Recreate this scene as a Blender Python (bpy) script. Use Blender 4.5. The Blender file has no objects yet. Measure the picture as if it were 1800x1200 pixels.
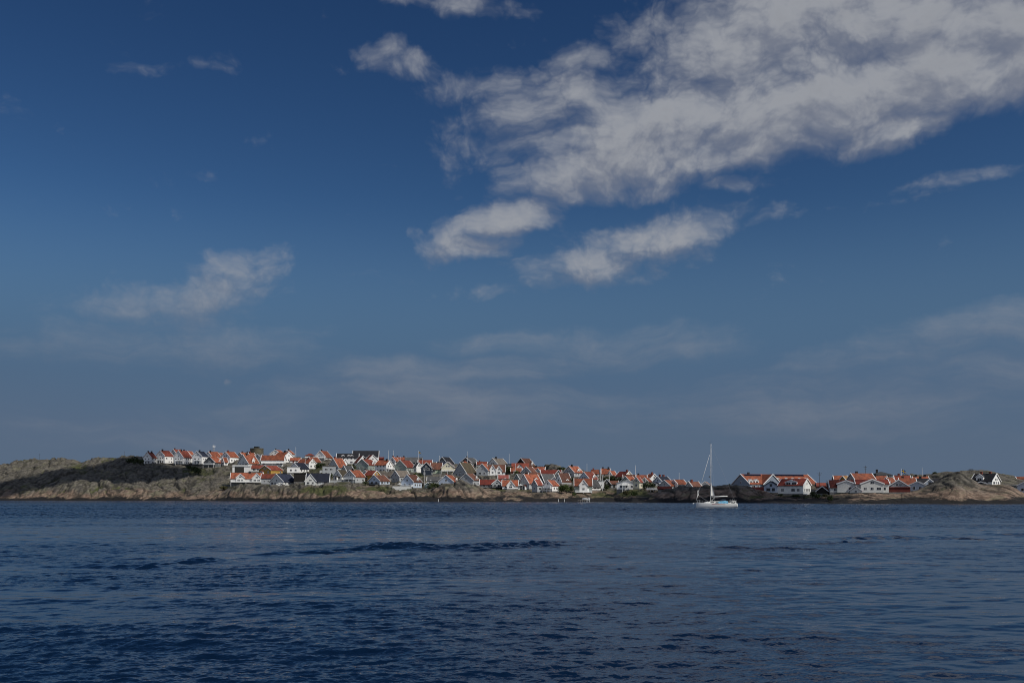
import bpy, math, random
import numpy as np
from mathutils import Vector, Matrix

S = bpy.context.scene
COL = S.collection
R = math.radians
# ------------------------------------------------------------------ camera
F = 1800.0      # focal length in photo pixels (photo is 1800 wide)
HZ = 871.0      # horizon row
KH = 5730.0     # eye height * F
H = KH / F      # eye height above the water, 3.18 m
cam = bpy.data.cameras.new('camera'); camo = bpy.data.objects.new('camera', cam); COL.objects.link(camo)
cam.lens = 36.0; cam.sensor_width = 36.0; cam.sensor_fit = 'HORIZONTAL'
cam.shift_y = (HZ - 600) / 1800.0
cam.clip_start = 0.5; cam.clip_end = 60000
camo.location = (0, 0, H); camo.rotation_euler = (R(90), 0, 0)
S.camera = camo
S.view_settings.view_transform = 'Standard'; S.view_settings.look = 'None'
S.view_settings.exposure = EXPO = -0.5; S.view_settings.gamma = 1.0
S.view_settings.use_curve_mapping = False
S.cycles.filter_width = 1.05
# ------------------------------------------------------------------ sun + sky
SUN_AZ = 122.0    # clockwise from +Y (view direction); the sun stands to the right
SUN_EL = 43.0
sun = bpy.data.lights.new('sun', 'SUN'); sun.energy = 4.9; sun.angle = R(0.53); sun.color = (1.0, 0.955, 0.88)
suno = bpy.data.objects.new('sun', sun); COL.objects.link(suno)
SD = Vector((math.sin(R(SUN_AZ)) * math.cos(R(SUN_EL)), math.cos(R(SUN_AZ)) * math.cos(R(SUN_EL)), math.sin(R(SUN_EL))))
suno.rotation_euler = SD.to_track_quat('Z', 'Y').to_euler(); suno.location = (0, 0, 50)

def N(nt, typ, **kw):
    n = nt.nodes.new('ShaderNode' + typ)
    for k, v in kw.items():
        if k == 'inp':
            for i, x in v.items():
                if hasattr(x, 'links') or isinstance(x, bpy.types.NodeSocket): nt.links.new(x, n.inputs[i])
                else: n.inputs[i].default_value = x
        else: setattr(n, k, v)
    return n
def M2(nt, op, a, b=None, c=None, clamp=False):
    inp = {0: a}
    if b is not None: inp[1] = b
    if c is not None: inp[2] = c
    n = N(nt, 'Math', operation=op, inp=inp); n.use_clamp = clamp
    return n.outputs[0]
def VM(nt, op, a, b=None):
    inp = {0: a}
    if b is not None: inp[1] = b
    n = N(nt, 'VectorMath', operation=op, inp=inp)
    return n.outputs[1] if op in ('LENGTH', 'DOT_PRODUCT', 'DISTANCE') else n.outputs[0]
def mixc(nt, f, a, b, mode='MIX'):
    n = N(nt, 'Mix', data_type='RGBA', blend_type=mode)
    for i, x in ((0, f), (6, a), (7, b)):
        if isinstance(x, bpy.types.NodeSocket): nt.links.new(x, n.inputs[i])
        elif i == 0: n.inputs[0].default_value = x
        else: n.inputs[i].default_value = (*x, 1) if len(x) == 3 else x
    return n.outputs[2]
def mapr(nt, v, a, b, c=0.0, d=1.0, smooth=True):
    n = N(nt, 'MapRange', interpolation_type='SMOOTHSTEP' if smooth else 'LINEAR', inp={0: v, 1: a, 2: b, 3: c, 4: d})
    return n.outputs[0]

# cloud banks of this day: (azimuth/elevation given through the photo's own angles), half sizes, tilt, weight
BLOBS = [
 (1600, 0, 560, 120, 5, 1.45), (1760, 80, 320, 95, 8, 1.5), (1330, 100, 330, 120, 8, 1.45), (1150, 225, 250, 100, 14, 1.4),
 (1440, 180, 340, 80, 8, 1.45), (1010, 305, 150, 55, 12, 1.2), (1540, 226, 120, 36, 4, 1.3), (960, 175, 170, 70, 5, .88), (880, 228, 150, 56, 0, .78), (830, 150, 110, 36, 0, .66),
 (1290, 262, 200, 42, 14, 1.3), (1120, 330, 130, 22, 0, .9), (1060, 95, 120, 40, 15, .70), (800, 2, 160, 34, 3, .85), (705, 114, 115, 32, 0, 1.02), (585, 118, 50, 18, 0, .45), (860, 60, 120, 26, 5, .40),
 (885, 385, 140, 38, 15, 1.10), (820, 434, 105, 32, 3, .92), (730, 415, 40, 14, 0, .5), (1015, 462, 150, 50, 8, 1.12), (1170, 412, 160, 62, 6, 1.2), (1235, 415, 90, 60, 0, .95), (1060, 440, 170, 60, 4, .85), (1090, 480, 160, 32, 5, .55),
 (1400, 368, 90, 24, 0, .24), (1315, 314, 85, 18, 2, .50), (1700, 305, 140, 18, 3, .47), (865, 515, 46, 18, 0, .66),
 (430, 482, 150, 46, 16, .70), (310, 530, 240, 54, 6, .76), (310, 598, 290, 62, 0, .64), (390, 560, 140, 46, 0, .64), (540, 588, 170, 20, 0, .46),
 (391, 661, 16, 7, 0, .7), (880, 612, 150, 34, 5, .56), (1090, 610, 280, 50, 0, .62), (840, 650, 360, 36, 5, .68), (650, 705, 460, 56, 3, .64),
 (1000, 725, 620, 66, 2, .64), (1500, 705, 560, 66, 3, .62), (1640, 605, 380, 46, 10, .60), (240, 128, 260, 16, 8, .27),
 (230, 238, 130, 18, 4, .24), (380, 309, 55, 11, 0, .24), (665, 313, 45, 10, 0, .24), (185, 70, 40, 14, 0, .22), (300, 770, 420, 50, 0, .40),
]
def px_dir(px, py):
    x, y, z = (px - 900) / F, 1.0, (HZ - py) / F
    return math.atan2(x, y), math.atan2(z, math.hypot(x, y))
def build_world():
    w = bpy.data.worlds.new('World'); S.world = w; w.use_nodes = True
    nt = w.node_tree; nt.nodes.clear()
    g = bpy.data.node_groups.new('cloud_density', 'ShaderNodeTree')
    g.interface.new_socket('P', in_out='INPUT', socket_type='NodeSocketVector')
    g.interface.new_socket('D', in_out='OUTPUT', socket_type='NodeSocketFloat')
    g.interface.new_socket('N', in_out='OUTPUT', socket_type='NodeSocketFloat')
    gi = g.nodes.new('NodeGroupInput'); go = g.nodes.new('NodeGroupOutput')
    P = gi.outputs[0]
    warp = N(g, 'TexNoise', noise_dimensions='2D', inp={'Vector': P, 'Scale': 7.0, 'Detail': 5.0, 'Roughness': .55})
    wv = VM(g, 'SUBTRACT', warp.outputs['Color'], (.5, .5, .5))
    wv = VM(g, 'MULTIPLY', wv, (.10, .045, 0))
    Pw = VM(g, 'ADD', P, wv)
    acc = None
    for (bx, by, rx, ry, rot, wt) in BLOBS:
        a, e = px_dir(bx, by)
        mp = N(g, 'Mapping', vector_type='TEXTURE', inp={0: Pw, 1: (a, e, 0), 2: (0, 0, R(rot)), 3: (rx / F, ry / F, 1)})
        ln = VM(g, 'LENGTH', VM(g, 'MULTIPLY', mp.outputs[0], (1, 1, 0)))
        v = mapr(g, ln, 1.40, 0.25, 0.0, wt)
        acc = v if acc is None else M2(g, 'MAXIMUM', acc, v) if wt < .6 else M2(g, 'SMOOTH_MAX', acc, v, .1)
    # open sky beyond the frame: scattered cloud of its own
    sx = N(g, 'SeparateXYZ', inp={0: P})
    off = M2(g, 'ADD', mapr(g, sx.outputs[1], .50, .8, 0, .16), mapr(g, M2(g, 'ABSOLUTE', sx.outputs[0]), .52, .75, 0, .34))
    acc = M2(g, 'MAXIMUM', acc, M2(g, 'MINIMUM', off, .34))
    acc = M2(g, 'MAXIMUM', acc, mapr(g, M2(g, 'ABSOLUTE', sx.outputs[0]), 1.3, 1.9, 0, .78))   # a cloud bank added behind the viewer to brighten walls that face it
    st = VM(g, 'MULTIPLY', Pw, (1.0, 1.9, 1))
    n1 = N(g, 'TexNoise', noise_dimensions='2D', inp={'Vector': st, 'Scale': 9.0, 'Detail': 10.0, 'Roughness': .60, 'Lacunarity': 2.1})
    st2 = VM(g, 'MULTIPLY', Pw, (1.0, 5.5, 1))
    n2 = N(g, 'TexNoise', noise_dimensions='2D', inp={'Vector': st2, 'Scale': 5.0, 'Detail': 8.0, 'Roughness': .6})
    # thin, streaked layers low in the sky; billows higher up
    lowf = mapr(g, sx.outputs[1], .22, .12)
    nn = N(g, 'Mix', data_type='FLOAT', inp={0: lowf, 2: n1.outputs[0], 3: n2.outputs[0]}).outputs[0]
    vo = N(g, 'TexVoronoi', voronoi_dimensions='2D', feature='SMOOTH_F1', inp={'Vector': VM(g, 'MULTIPLY', Pw, (1.0, 1.5, 1)), 'Scale': 17.0, 'Detail': 3.0, 'Roughness': .62, 'Lacunarity': 2.2, 'Smoothness': .35})
    puff = M2(g, 'MULTIPLY', M2(g, 'SUBTRACT', .66, vo.outputs['Distance']), M2(g, 'SUBTRACT', 1.0, M2(g, 'MULTIPLY', lowf, .8)))
    d = M2(g, 'ADD', acc, M2(g, 'MULTIPLY', M2(g, 'SUBTRACT', nn, .5), 1.25))
    d = M2(g, 'ADD', d, M2(g, 'MULTIPLY', puff, .46))
    g.links.new(d, go.inputs[0]); g.links.new(nn, go.inputs[1])

    tc = nt.nodes.new('ShaderNodeTexCoord')
    D = VM(nt, 'NORMALIZE', tc.outputs['Generated'])
    s = N(nt, 'SeparateXYZ', inp={0: D})
    az = M2(nt, 'ARCTAN2', s.outputs[0], s.outputs[1])
    el = M2(nt, 'ARCSINE', s.outputs[2])
    P = N(nt, 'CombineXYZ', inp={0: az, 1: el}).outputs[0]
    c1 = nt.nodes.new('ShaderNodeGroup'); c1.node_tree = g; nt.links.new(P, c1.inputs[0])
    c2 = nt.nodes.new('ShaderNodeGroup'); c2.node_tree = g
    nt.links.new(VM(nt, 'ADD', P, (.009, .017, 0)), c2.inputs[0])
    alpha = mapr(nt, c1.outputs[0], .16, 1.42, 0, .93)
    # self-shading of the cloud: less cloud towards the sun = brighter
    lit = M2(nt, 'SUBTRACT', c1.outputs[0], c2.outputs[0])
    lit = mapr(nt, lit, -.42, .34)
    core = mapr(nt, c1.outputs[0], 1.2, 2.1, 1.0, .88)
    sky = N(nt, 'TexSky', sky_type='NISHITA', sun_disc=False, sun_elevation=R(SUN_EL), sun_rotation=R(SUN_AZ),
            air_density=1.0, dust_density=.6, ozone_density=3.0, altitude=0)
    hs = N(nt, 'HueSaturation', inp={'Saturation': 1.15, 'Value': 1.0, 'Color': sky.outputs[0]})
    gm = N(nt, 'Gamma', inp={0: hs.outputs[0], 1: 1.6}).outputs[0]
    gm = mixc(nt, 1.0, gm, (.44, .385, .338), 'MULTIPLY')
    gm = mixc(nt, 1.0, gm, (5.0, 6.0, 8.0), 'DARKEN')
    veil = mapr(nt, el, R(16.5), R(6), 0.0, .98)
    vcol = mixc(nt, mapr(nt, el, R(9), R(1.5)), (1.33, 2.48, 4.25), (1.72, 2.52, 3.85))
    gm = mixc(nt, veil, gm, vcol)          # the thick, slightly hazy air low over the sea
    ccol = mixc(nt, lit, CL_DARK, CL_LIGHT)
    ccol = mixc(nt, 1.0, ccol, N(nt, 'CombineXYZ', inp={0: core, 1: core, 2: core}).outputs[0], 'MULTIPLY')
    ccol = mixc(nt, mapr(nt, el, R(14), R(3), 0, .72), ccol, (2.35, 2.85, 3.9))
    fr = mapr(nt, M2(nt, 'ABSOLUTE', az), 1.3, 2.0, 1.0, 3.0)      # added bank behind the viewer made brighter, as fill for shaded walls
    ccol = mixc(nt, 1.0, ccol, N(nt, 'CombineXYZ', inp={0: fr, 1: fr, 2: fr}).outputs[0], 'MULTIPLY')
    sk2 = mixc(nt, alpha, gm, ccol)
    bg = N(nt, 'Background', inp={0: sk2, 1: SKY_STR})
    out = nt.nodes.new('ShaderNodeOutputWorld'); nt.links.new(bg.outputs[0], out.inputs[0])
SKY_STR = 0.077
CL_DARK = (3.5, 3.85, 4.8); CL_LIGHT = (6.0, 6.25, 6.8)
build_world()
# ------------------------------------------------------------------ helpers
rng = np.random.RandomState(7)
_T = rng.rand(256, 256).astype(np.float64)
def vnoise(x, y):
    xi = np.floor(x).astype(np.int64); yi = np.floor(y).astype(np.int64)
    fx = x - xi; fy = y - yi
    fx = fx * fx * fx * (fx * (fx * 6 - 15) + 10); fy = fy * fy * fy * (fy * (fy * 6 - 15) + 10)
    a = _T[xi & 255, yi & 255]; b = _T[(xi + 1) & 255, yi & 255]
    c = _T[xi & 255, (yi + 1) & 255]; d = _T[(xi + 1) & 255, (yi + 1) & 255]
    return (a + (b - a) * fx) + ((c + (d - c) * fx) - (a + (b - a) * fx)) * fy
def fbm(x, y, oct=4, gain=.5):
    s = 0; am = 1; t = 0
    for i in range(oct):
        s = s + am * vnoise(x * 2 ** i + 17.3 * i, y * 2 ** i + 5.1 * i); t += am; am *= gain
    return s / t
_J = rng.rand(128, 128, 2)
_C = rng.rand(128, 128)
def worley(x, y, cell=False):
    f1, f2, c = _worley(x, y)
    return (f1, f2, c) if cell else (f1, f2)
def _worley(x, y):
    c = np.zeros(x.shape)
    xi = np.floor(x).astype(np.int64); yi = np.floor(y).astype(np.int64)
    f1 = np.full(x.shape, 9.0); f2 = np.full(x.shape, 9.0)
    for dx in (-1, 0, 1):
        for dy in (-1, 0, 1):
            j = _J[(xi + dx) & 127, (yi + dy) & 127]
            d = np.hypot(xi + dx + j[..., 0] - x, yi + dy + j[..., 1] - y)
            c = np.where(d < f1, _C[(xi + dx) & 127, (yi + dy) & 127], c)
            f2 = np.where(d < f1, f1, np.minimum(f2, d)); f1 = np.minimum(f1, d)
    return f1, f2, c
def sstep(x, a, b):
    t = np.clip((x - a) / (b - a), 0, 1); return t * t * (3 - 2 * t)
def grid_mesh(name, X, Y, Z, mat, attrs=None, smooth=True, wrap=False):
    nr, nc = X.shape
    co = np.stack([X, Y, Z], -1).reshape(-1, 3).astype(np.float32)
    c1 = nc if wrap else nc - 1
    ii, jj = np.meshgrid(np.arange(nr - 1), np.arange(c1), indexing='ij')
    j2 = (jj + 1) % nc
    q = np.stack([ii * nc + jj, ii * nc + j2, (ii + 1) * nc + j2, (ii + 1) * nc + jj], -1).reshape(-1).astype(np.int32)
    me = bpy.data.meshes.new(name)
    me.vertices.add(len(co)); me.vertices.foreach_set('co', co.ravel())
    nq = len(q) // 4
    me.loops.add(len(q)); me.loops.foreach_set('vertex_index', q)
    me.polygons.add(nq); me.polygons.foreach_set('loop_start', np.arange(0, nq * 4, 4, dtype=np.int32))
    me.polygons.foreach_set('loop_total', np.full(nq, 4, dtype=np.int32))
    me.update(calc_edges=True)
    me.polygons.foreach_set('use_smooth', np.full(nq, smooth, dtype=bool))
    for k, v in (attrs or {}).items():
        at = me.attributes.new(k, 'FLOAT', 'POINT'); at.data.foreach_set('value', v.ravel().astype(np.float32))
    me.materials.append(mat)
    o = bpy.data.objects.new(name, me); COL.objects.link(o)
    return o
def mat_new(name):
    m = bpy.data.materials.new(name); m.use_nodes = True
    nt = m.node_tree; b = nt.nodes['Principled BSDF']
    b.inputs['Specular IOR Level'].default_value = .3
    return m, nt, b
# ------------------------------------------------------------------ water
def mat_water():
    m, nt, b = mat_new('sea_water')
    b.inputs['Base Color'].default_value = (.002, .0095, .028, 1)
    b.inputs['IOR'].default_value = 1.333; b.inputs['Specular IOR Level'].default_value = .5
    geo = nt.nodes.new('ShaderNodeNewGeometry')
    dist = VM(nt, 'LENGTH', geo.outputs['Position'])
    rough = mapr(nt, dist, 15, 260, .045, .14, False)
    nt.links.new(rough, b.inputs['Roughness'])
    amp = N(nt, 'Attribute', attribute_name='chop').outputs['Fac']
    p = VM(nt, 'MULTIPLY', geo.outputs['Position'], (1, 1, 0))
    n1 = N(nt, 'TexNoise', noise_dimensions='2D', inp={'Vector': VM(nt, 'MULTIPLY', p, (2.2, 3.4, 1)), 'Scale': 1.0, 'Detail': 3.0, 'Roughness': .6})
    n2 = N(nt, 'TexNoise', noise_dimensions='2D', inp={'Vector': VM(nt, 'MULTIPLY', p, (.5, .8, 1)), 'Scale': 1.0, 'Detail': 3.0, 'Roughness': .6})
    # fine ripple close by, half-metre chop further out where the mesh no longer carries it
    far = mapr(nt, dist, 70, 220)
    h = M2(nt, 'ADD', M2(nt, 'MULTIPLY', n1.outputs[0], .028), M2(nt, 'MULTIPLY', n2.outputs[0], M2(nt, 'MULTIPLY', far, .50)))
    h = M2(nt, 'MULTIPLY', h, amp)
    bp = N(nt, 'Bump', inp={'Strength': 1.0, 'Distance': 1.0, 'Height': h})
    nt.links.new(bp.outputs[0], b.inputs['Normal'])
    return m
def wave_tile(L, n, lam_lo, lam_hi, slope, seed, wind=(.25, -1.0), aniso=1.6, peak=1.0):
    r = np.random.RandomState(seed)
    k = np.fft.fftfreq(n, L / n) * 2 * np.pi
    kx, ky = np.meshgrid(k, k, indexing='xy'); kk = np.hypot(kx, ky) + 1e-9
    w = np.hypot(*wind); c = (kx * wind[0] + ky * wind[1]) / (kk * w)
    lam = 2 * np.pi / kk
    E = kk ** -1.75 * np.abs(c) ** aniso * (lam > lam_lo) * np.exp(-(lam / lam_hi) ** 2) * peak
    E += kk ** -1.75 * .25 * (lam > lam_lo) * np.exp(-(lam / lam_hi) ** 2)
    ph = r.randn(n, n) + 1j * r.randn(n, n)
    sp = ph * E
    h = np.fft.ifft2(sp).real
    gy = np.gradient(h, L / n, axis=0); s = gy.std()
    h *= slope / s
    dx = np.fft.ifft2(-1j * kx / kk * np.fft.fft2(h)).real; dy = np.fft.ifft2(-1j * ky / kk * np.fft.fft2(h)).real
    return h, dx, dy
def samp(t, x, y, L):
    n = t.shape[0]; u = (x / L * n) % n; v = (y / L * n) % n
    xi = np.floor(u).astype(np.int32); yi = np.floor(v).astype(np.int32); fx = u - xi; fy = v - yi
    x2 = (xi + 1) % n; y2 = (yi + 1) % n; xi %= n; yi %= n
    return (t[yi, xi] * (1 - fx) + t[yi, x2] * fx) * (1 - fy) + (t[y2, xi] * (1 - fx) + t[y2, x2] * fx) * fy
def build_water():
    az = np.concatenate([np.linspace(-.56, .56, 1080), np.linspace(.56, 1.25, 260)[1:], np.linspace(1.25, 2 * np.pi - 1.25, 60)[1:-1], np.linspace(2 * np.pi - 1.25, 2 * np.pi - .56, 260)[:-1]])
    r = [.6, 2, 4, 6.5, 9, 12]
    while r[-1] < 520: r.append(r[-1] * 1.0031)
    while r[-1] < 30000: r.append(r[-1] * 1.05)
    r = np.array(r)
    A, Rr = np.meshgrid(az, r)
    X = Rr * np.sin(A); Y = Rr * np.cos(A)
    # slick and ruffled water lie side by side in long streaks
    s1 = fbm(X / 46 + 3.1, Y / 15 + .7, 4); s2 = fbm(X / 14 + 9, Y / 5.5 + 4, 3)
    chop = .20 + 1.22 * sstep(.62 * s1 + .38 * s2, .40, .66)
    chop *= 1 - .35 * sstep(X, -12, 25) * sstep(Y, 90, 60)
    chop = np.maximum(chop, (.75 + .5 * (s2 - .5)) * sstep(Rr, 90, 190))
    small = wave_tile(17.0, 1024, .10, .75, .115, 1, wind=(.35, -1), aniso=1.2)
    mid = wave_tile(61.0, 1024, .5, 2.5, .079, 2, wind=(.15, -1), aniso=2.5)
    big = wave_tile(211.0, 1024, 2.2, 9, .023, 3, wind=(-.1, -1), aniso=3)
    fs = sstep(Rr, 110, 40); fm = sstep(Rr, 620, 350) * (1 + 2.5 * sstep(Rr, 70, 280)); fb = sstep(Rr, 900, 400)
    # the wash of a passing boat: short steep crests in one long band
    def band(x, y): 
        yc = np.interp(x, [-40, -25, -17, -12.5, -7.7, 0, 4, 15, 22, 30, 45], [36, 41, 44.5, 55, 65, 65, 68, 60, 70, 77, 80]) + 1.2 * np.sin(x / 3.1)
        return np.exp(-((y - yc) / (.052 * y)) ** 2)
    patch = sstep(fbm(X / 7.5 + 31, Y / 3.6 + 11, 2), .46, .66)
    wk = band(X, Y) * patch
    Z = small[0] * 0; DX = Z * 0; 
    Z = samp(small[0], X, Y, 17.0) * fs * chop
    m = samp(mid[0], X, Y, 61.0); Z = Z + m * fm * (.45 + .55 * chop) * (1 + 3.4 * wk)
    Z = Z + samp(big[0], X, Y, 211.0) * fb * (1 + 3.2 * wk)
    X2 = X - .6 * samp(mid[1], X, Y, 61.0) * fm; Y2 = Y - .6 * samp(mid[2], X, Y, 61.0) * fm * (1 + 1.0 * wk)
    fin = np.cos(np.clip(np.abs(((A + np.pi) % (2 * np.pi)) - np.pi), 0, .6)) * 0 + (np.abs(((A + np.pi) % (2 * np.pi)) - np.pi) <= 1.25)
    Z = Z * fin
    o = grid_mesh('sea', X2, Y2, Z, mat_water(), {'chop': chop * (1 + .8 * wk)}, wrap=True)
    o['kind'] = 'structure'
# ------------------------------------------------------------------ island terrain
def ip(px, tab):
    t = np.array(tab, float); return np.interp(px, t[:, 0], t[:, 1])
SHORE = [(-400, 878.5), (0, 879), (300, 879.6), (600, 881), (900, 881.5), (1080, 881.6), (1112, 882.6), (1300, 883.5), (1500, 885), (1800, 885.5), (2200, 886)]
TOP = [(-400, 876), (-260, 868), (-150, 848), (-60, 832), (0, 818), (20, 813), (60, 808), (85, 807), (110, 806), (130, 807.5), (143, 811), (152, 808), (165, 806), (190, 803.5), (222, 802.5),
       (232, 801), (248, 801.5), (258, 806), (300, 809), (345, 806), (400, 806), (440, 799), (470, 800), (520, 803), (560, 805), (620, 803), (700, 809), (780, 814),
       (850, 816), (900, 818), (950, 822), (975, 818.5), (990, 821), (1050, 829), (1100, 834), (1150, 843), (1200, 851), (1260, 857), (1290, 857), (1440, 852), (1480, 842),
       (1540, 838), (1600, 836), (1628, 834), (1640, 832), (1665, 829.5), (1700, 829.2), (1735, 829), (1758, 832), (1775, 835), (1790, 839), (1820, 846), (1900, 860), (2000, 874), (2200, 882)]
DEP = [(-400, 90), (0, 160), (240, 180), (600, 205), (900, 195), (1100, 150), (1200, 95), (1300, 90), (1440, 95), (1560, 140), (1620, 210), (1800, 210), (2200, 100)]
KNOLLS = [  # name, crest (px, row), metres behind the shore, front width, back width
 ([(738, 872), (750, 865), (765, 858), (780, 850.5), (795, 848), (808, 847.5), (818, 850), (832, 856), (846, 862), (862, 870)], 30, 26, 9),
 ([(1104, 884), (1120, 878), (1135, 873), (1150, 867), (1163, 861), (1178, 859), (1195, 857.5), (1225, 858.5), (1250, 857.5), (1280, 858), (1305, 858.5), (1322, 859), (1338, 863), (1352, 868), (1368, 874), (1390, 880)], 26, 24, 14),
 ([(1585, 868), (1600, 863.5), (1622, 858), (1640, 851), (1655, 844), (1668, 836.5), (1680, 832.5), (1688, 832.5), (1698, 836.5), (1712, 845), (1722, 850), (1745, 853), (1760, 852), (1775, 855), (1790, 861), (1805, 869), (1820, 878)], 42, 38, 14),
 ([(60, 880), (85, 865), (110, 852), (140, 847), (190, 848), (235, 854), (262, 858), (300, 862), (330, 866)], 30, 28, 30),
 ([(375, 874), (390, 866), (405, 859), (430, 854.5), (500, 853.5), (560, 853), (600, 857), (640, 862)], 26, 24, 16),
]
def g_inv(G): return -.5 + np.sqrt(.25 + 2 * np.clip(G, 0, None))
def base_ZY(px, Y):
    """smooth height of the island at (photo column, distance)"""
    sh = ip(px, SHORE); tp = ip(px, TOP); D = ip(px, DEP); Ys = KH / (sh - HZ)
    G = (Y - Ys) / D
    t = g_inv(G); tc = np.clip(t, 0, 1)
    z = H - (sh + (tp - sh) * tc - HZ) / F * Y
    zt = H - (tp - HZ) / F * (Ys + D)
    q = np.clip((Y - Ys - D) / 110, 0, 1.3)
    z = np.where(G > 1, zt * (1 - q * q) - 1.5 * q, z)
    z = np.where(G < 0, (Y - Ys) * .14, z)
    return z
def base_Y(px, py):
    """distance at which the slope shows at photo row py in column px"""
    sh = ip(px, SHORE); tp = ip(px, TOP); D = ip(px, DEP); Ys = KH / (sh - HZ)
    t = np.clip((sh - py) / (sh - tp), 0, 1)
    return Ys + D * (.5 * t + .5 * t * t)
FLATS = []      # (X, Y, radius, z) building plots, filled by the houses
VEG = [(560, 862, 45, 8, 1), (590, 858, 40, 6, .9), (665, 858, 30, 5, 1), (1060, 872, 35, 10, .8), (1110, 866, 40, 8, 1), (1020, 876, 25, 6, .6),
       (630, 856, 40, 5, .6), (400, 856, 22, 6, .7), (345, 828, 30, 10, .8), (140, 820, 25, 6, .7), (1140, 872, 20, 8, .6), (1330, 872, 30, 4, .5), (1400, 872, 40, 3, .9), (1450, 872, 16, 5, .7),
       (560, 826, 20, 8, .8), (615, 822, 14, 8, .9), (740, 834, 14, 5, .7), (600, 848, 18, 5, .6)]
def build_island():
    px = np.arange(-420, 2180, 1.5)
    rows = np.concatenate([np.linspace(-.22, 0, 8)[:-1], np.linspace(0, .22, 72)[:-1], np.linspace(.22, 1, 160), 1 + np.linspace(0, 1, 16)[1:] ** 1.5 * 1.0])
    P, G = np.meshgrid(px, rows)
    sh = ip(P, SHORE); D = ip(P, DEP); Ys = KH / (sh - HZ)
    Y = Ys + D * np.where(G > 1, 1, G) + np.where(G > 1, (G - 1) * 125, 0)
    U = (P - 900) / F; X = U * Y
    Z = base_ZY(P, Y); zb = Z.copy()
    for cr, off, wf, wb in KNOLLS:
        wf = wf * 1.1
        c = np.array(cr, float)
        yc = np.interp(P, c[:, 0], c[:, 1]); inside = (P > c[0, 0]) & (P < c[-1, 0])
        Yc = Ys + off; zc = H - (yc - HZ) / F * Yc
        d = np.where(Y < Yc, (Yc - Y) / wf, (Y - Yc) / wb)
        k = np.where(inside, zc * np.clip(1 - np.abs(d) ** 1.55, -.2, 1), -9)
        Z = np.maximum(Z, k)
    # rounded, ice-worn rock: lumps with cracks between them
    rx = X + Y * .22; ry = Y - X * .12
    wx = (fbm(X / 11, Y / 26, 3) - .5) * 1.5; wy = (fbm(X / 11 + 50, Y / 26, 3) - .5) * 1.5
    f1, f2, fc = worley(rx / 11 + wx, ry / 38 + wy, True); g1, g2, gc = worley(rx / 5.0 + wx * 1.6, ry / 16 + wy * 1.6, True)
    h1, h2, hc = worley(rx / 2.2 + wx * 2.5, ry / 6.5 + wy * 2.5, True)
    dome = lambda f: np.sqrt(np.clip(1 - f * f, 0, 1)) - .78
    lump = dome(f1) * 4.6 + (fc - .5) * 2.4 + dome(g1) * 2.0 + (gc - .5) * 1.0 + (.5 - h1) * .8 + (hc - .5) * .4
    crack = np.minimum(f2 - f1, 1); crack2 = np.minimum(g2 - g1, 1)
    d = lump - .8 * np.exp(-(crack / .08) ** 2) - .5 * np.exp(-(crack2 / .10) ** 2) + (fbm(X / 1.7, Y / 4, 3) - .5) * .7
    amp = (.22 + .78 * sstep(Z, 0, 8)) * (1 - .38 * sstep(P, 1540, 1620)) * .85
    amp = np.where(Y > Ys + D, amp * .4, amp)
    # keep building plots level
    plot = np.zeros_like(Z); pz = np.zeros_like(Z)
    for (hx, hy, hr, hz) in FLATS:
        c0 = np.searchsorted(px, (hx / hy) * F + 900 - (hr + 12) / hy * F * 1.3); c1 = np.searchsorted(px, (hx / hy) * F + 900 + (hr + 12) / hy * F * 1.3)
        sl = (slice(None), slice(max(c0, 0), c1 + 1))
        w = sstep(np.hypot(X[sl] - hx, Y[sl] - hy), hr + 5, hr * .75)
        up = w > plot[sl]
        plot[sl] = np.where(up, w, plot[sl]); pz[sl] = np.where(up, hz - .15, pz[sl])
    d = d + (worley(X / 2.1, Y / 3.1)[0] * -1.1 + .5) * sstep(Z, 7, 1.5)     # broken blocks along the shore
    Z = Z + d * amp * (1 - plot)
    Z = np.where(plot > 0, Z * (1 - plot) + np.minimum(Z, pz) * plot, Z)
    # ground cover: cracks and hollows hold heather and grass
    n = fbm(X / 6, Y / 6, 4); n2 = fbm(X / 24 + 7, Y / 24, 3)
    hollow = sstep(-lump, .3, 2.2)
    veg = sstep(hollow * .85 + n * .6 + n2 * .5, .68, .92) * sstep(Z, 3.0, 6.5)
    yscr = HZ - (Z - H) / Y * F
    for (vx, vy, rx_, ry_, s) in VEG:
        e = np.exp(-((P - vx) / rx_) ** 2 - ((yscr - vy) / ry_) ** 2) * s
        veg = np.maximum(veg, sstep(e + (n - .5) * .9, .35, .65))
    veg = np.maximum(veg, plot * .85 * sstep(n, .36, .50))
    grass = sstep(fbm(X / 30 + 2, Y / 18, 3), .42, .6)
    for (vx, vy, rx_, ry_, s) in VEG[:5]:
        grass = np.maximum(grass, np.exp(-((P - vx) / rx_ / 1.5) ** 2 - ((yscr - vy) / ry_ / 1.5) ** 2) * s)
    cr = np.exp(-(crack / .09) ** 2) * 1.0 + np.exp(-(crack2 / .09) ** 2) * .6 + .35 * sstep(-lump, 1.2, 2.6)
    dark = sstep(X, 95, 115) * sstep(X, 150, 125) * 0
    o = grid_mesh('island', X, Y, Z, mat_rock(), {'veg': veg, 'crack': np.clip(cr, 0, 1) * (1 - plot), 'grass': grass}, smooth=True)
    o.name = 'rocky_ground'; o['kind'] = 'structure'
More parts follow.
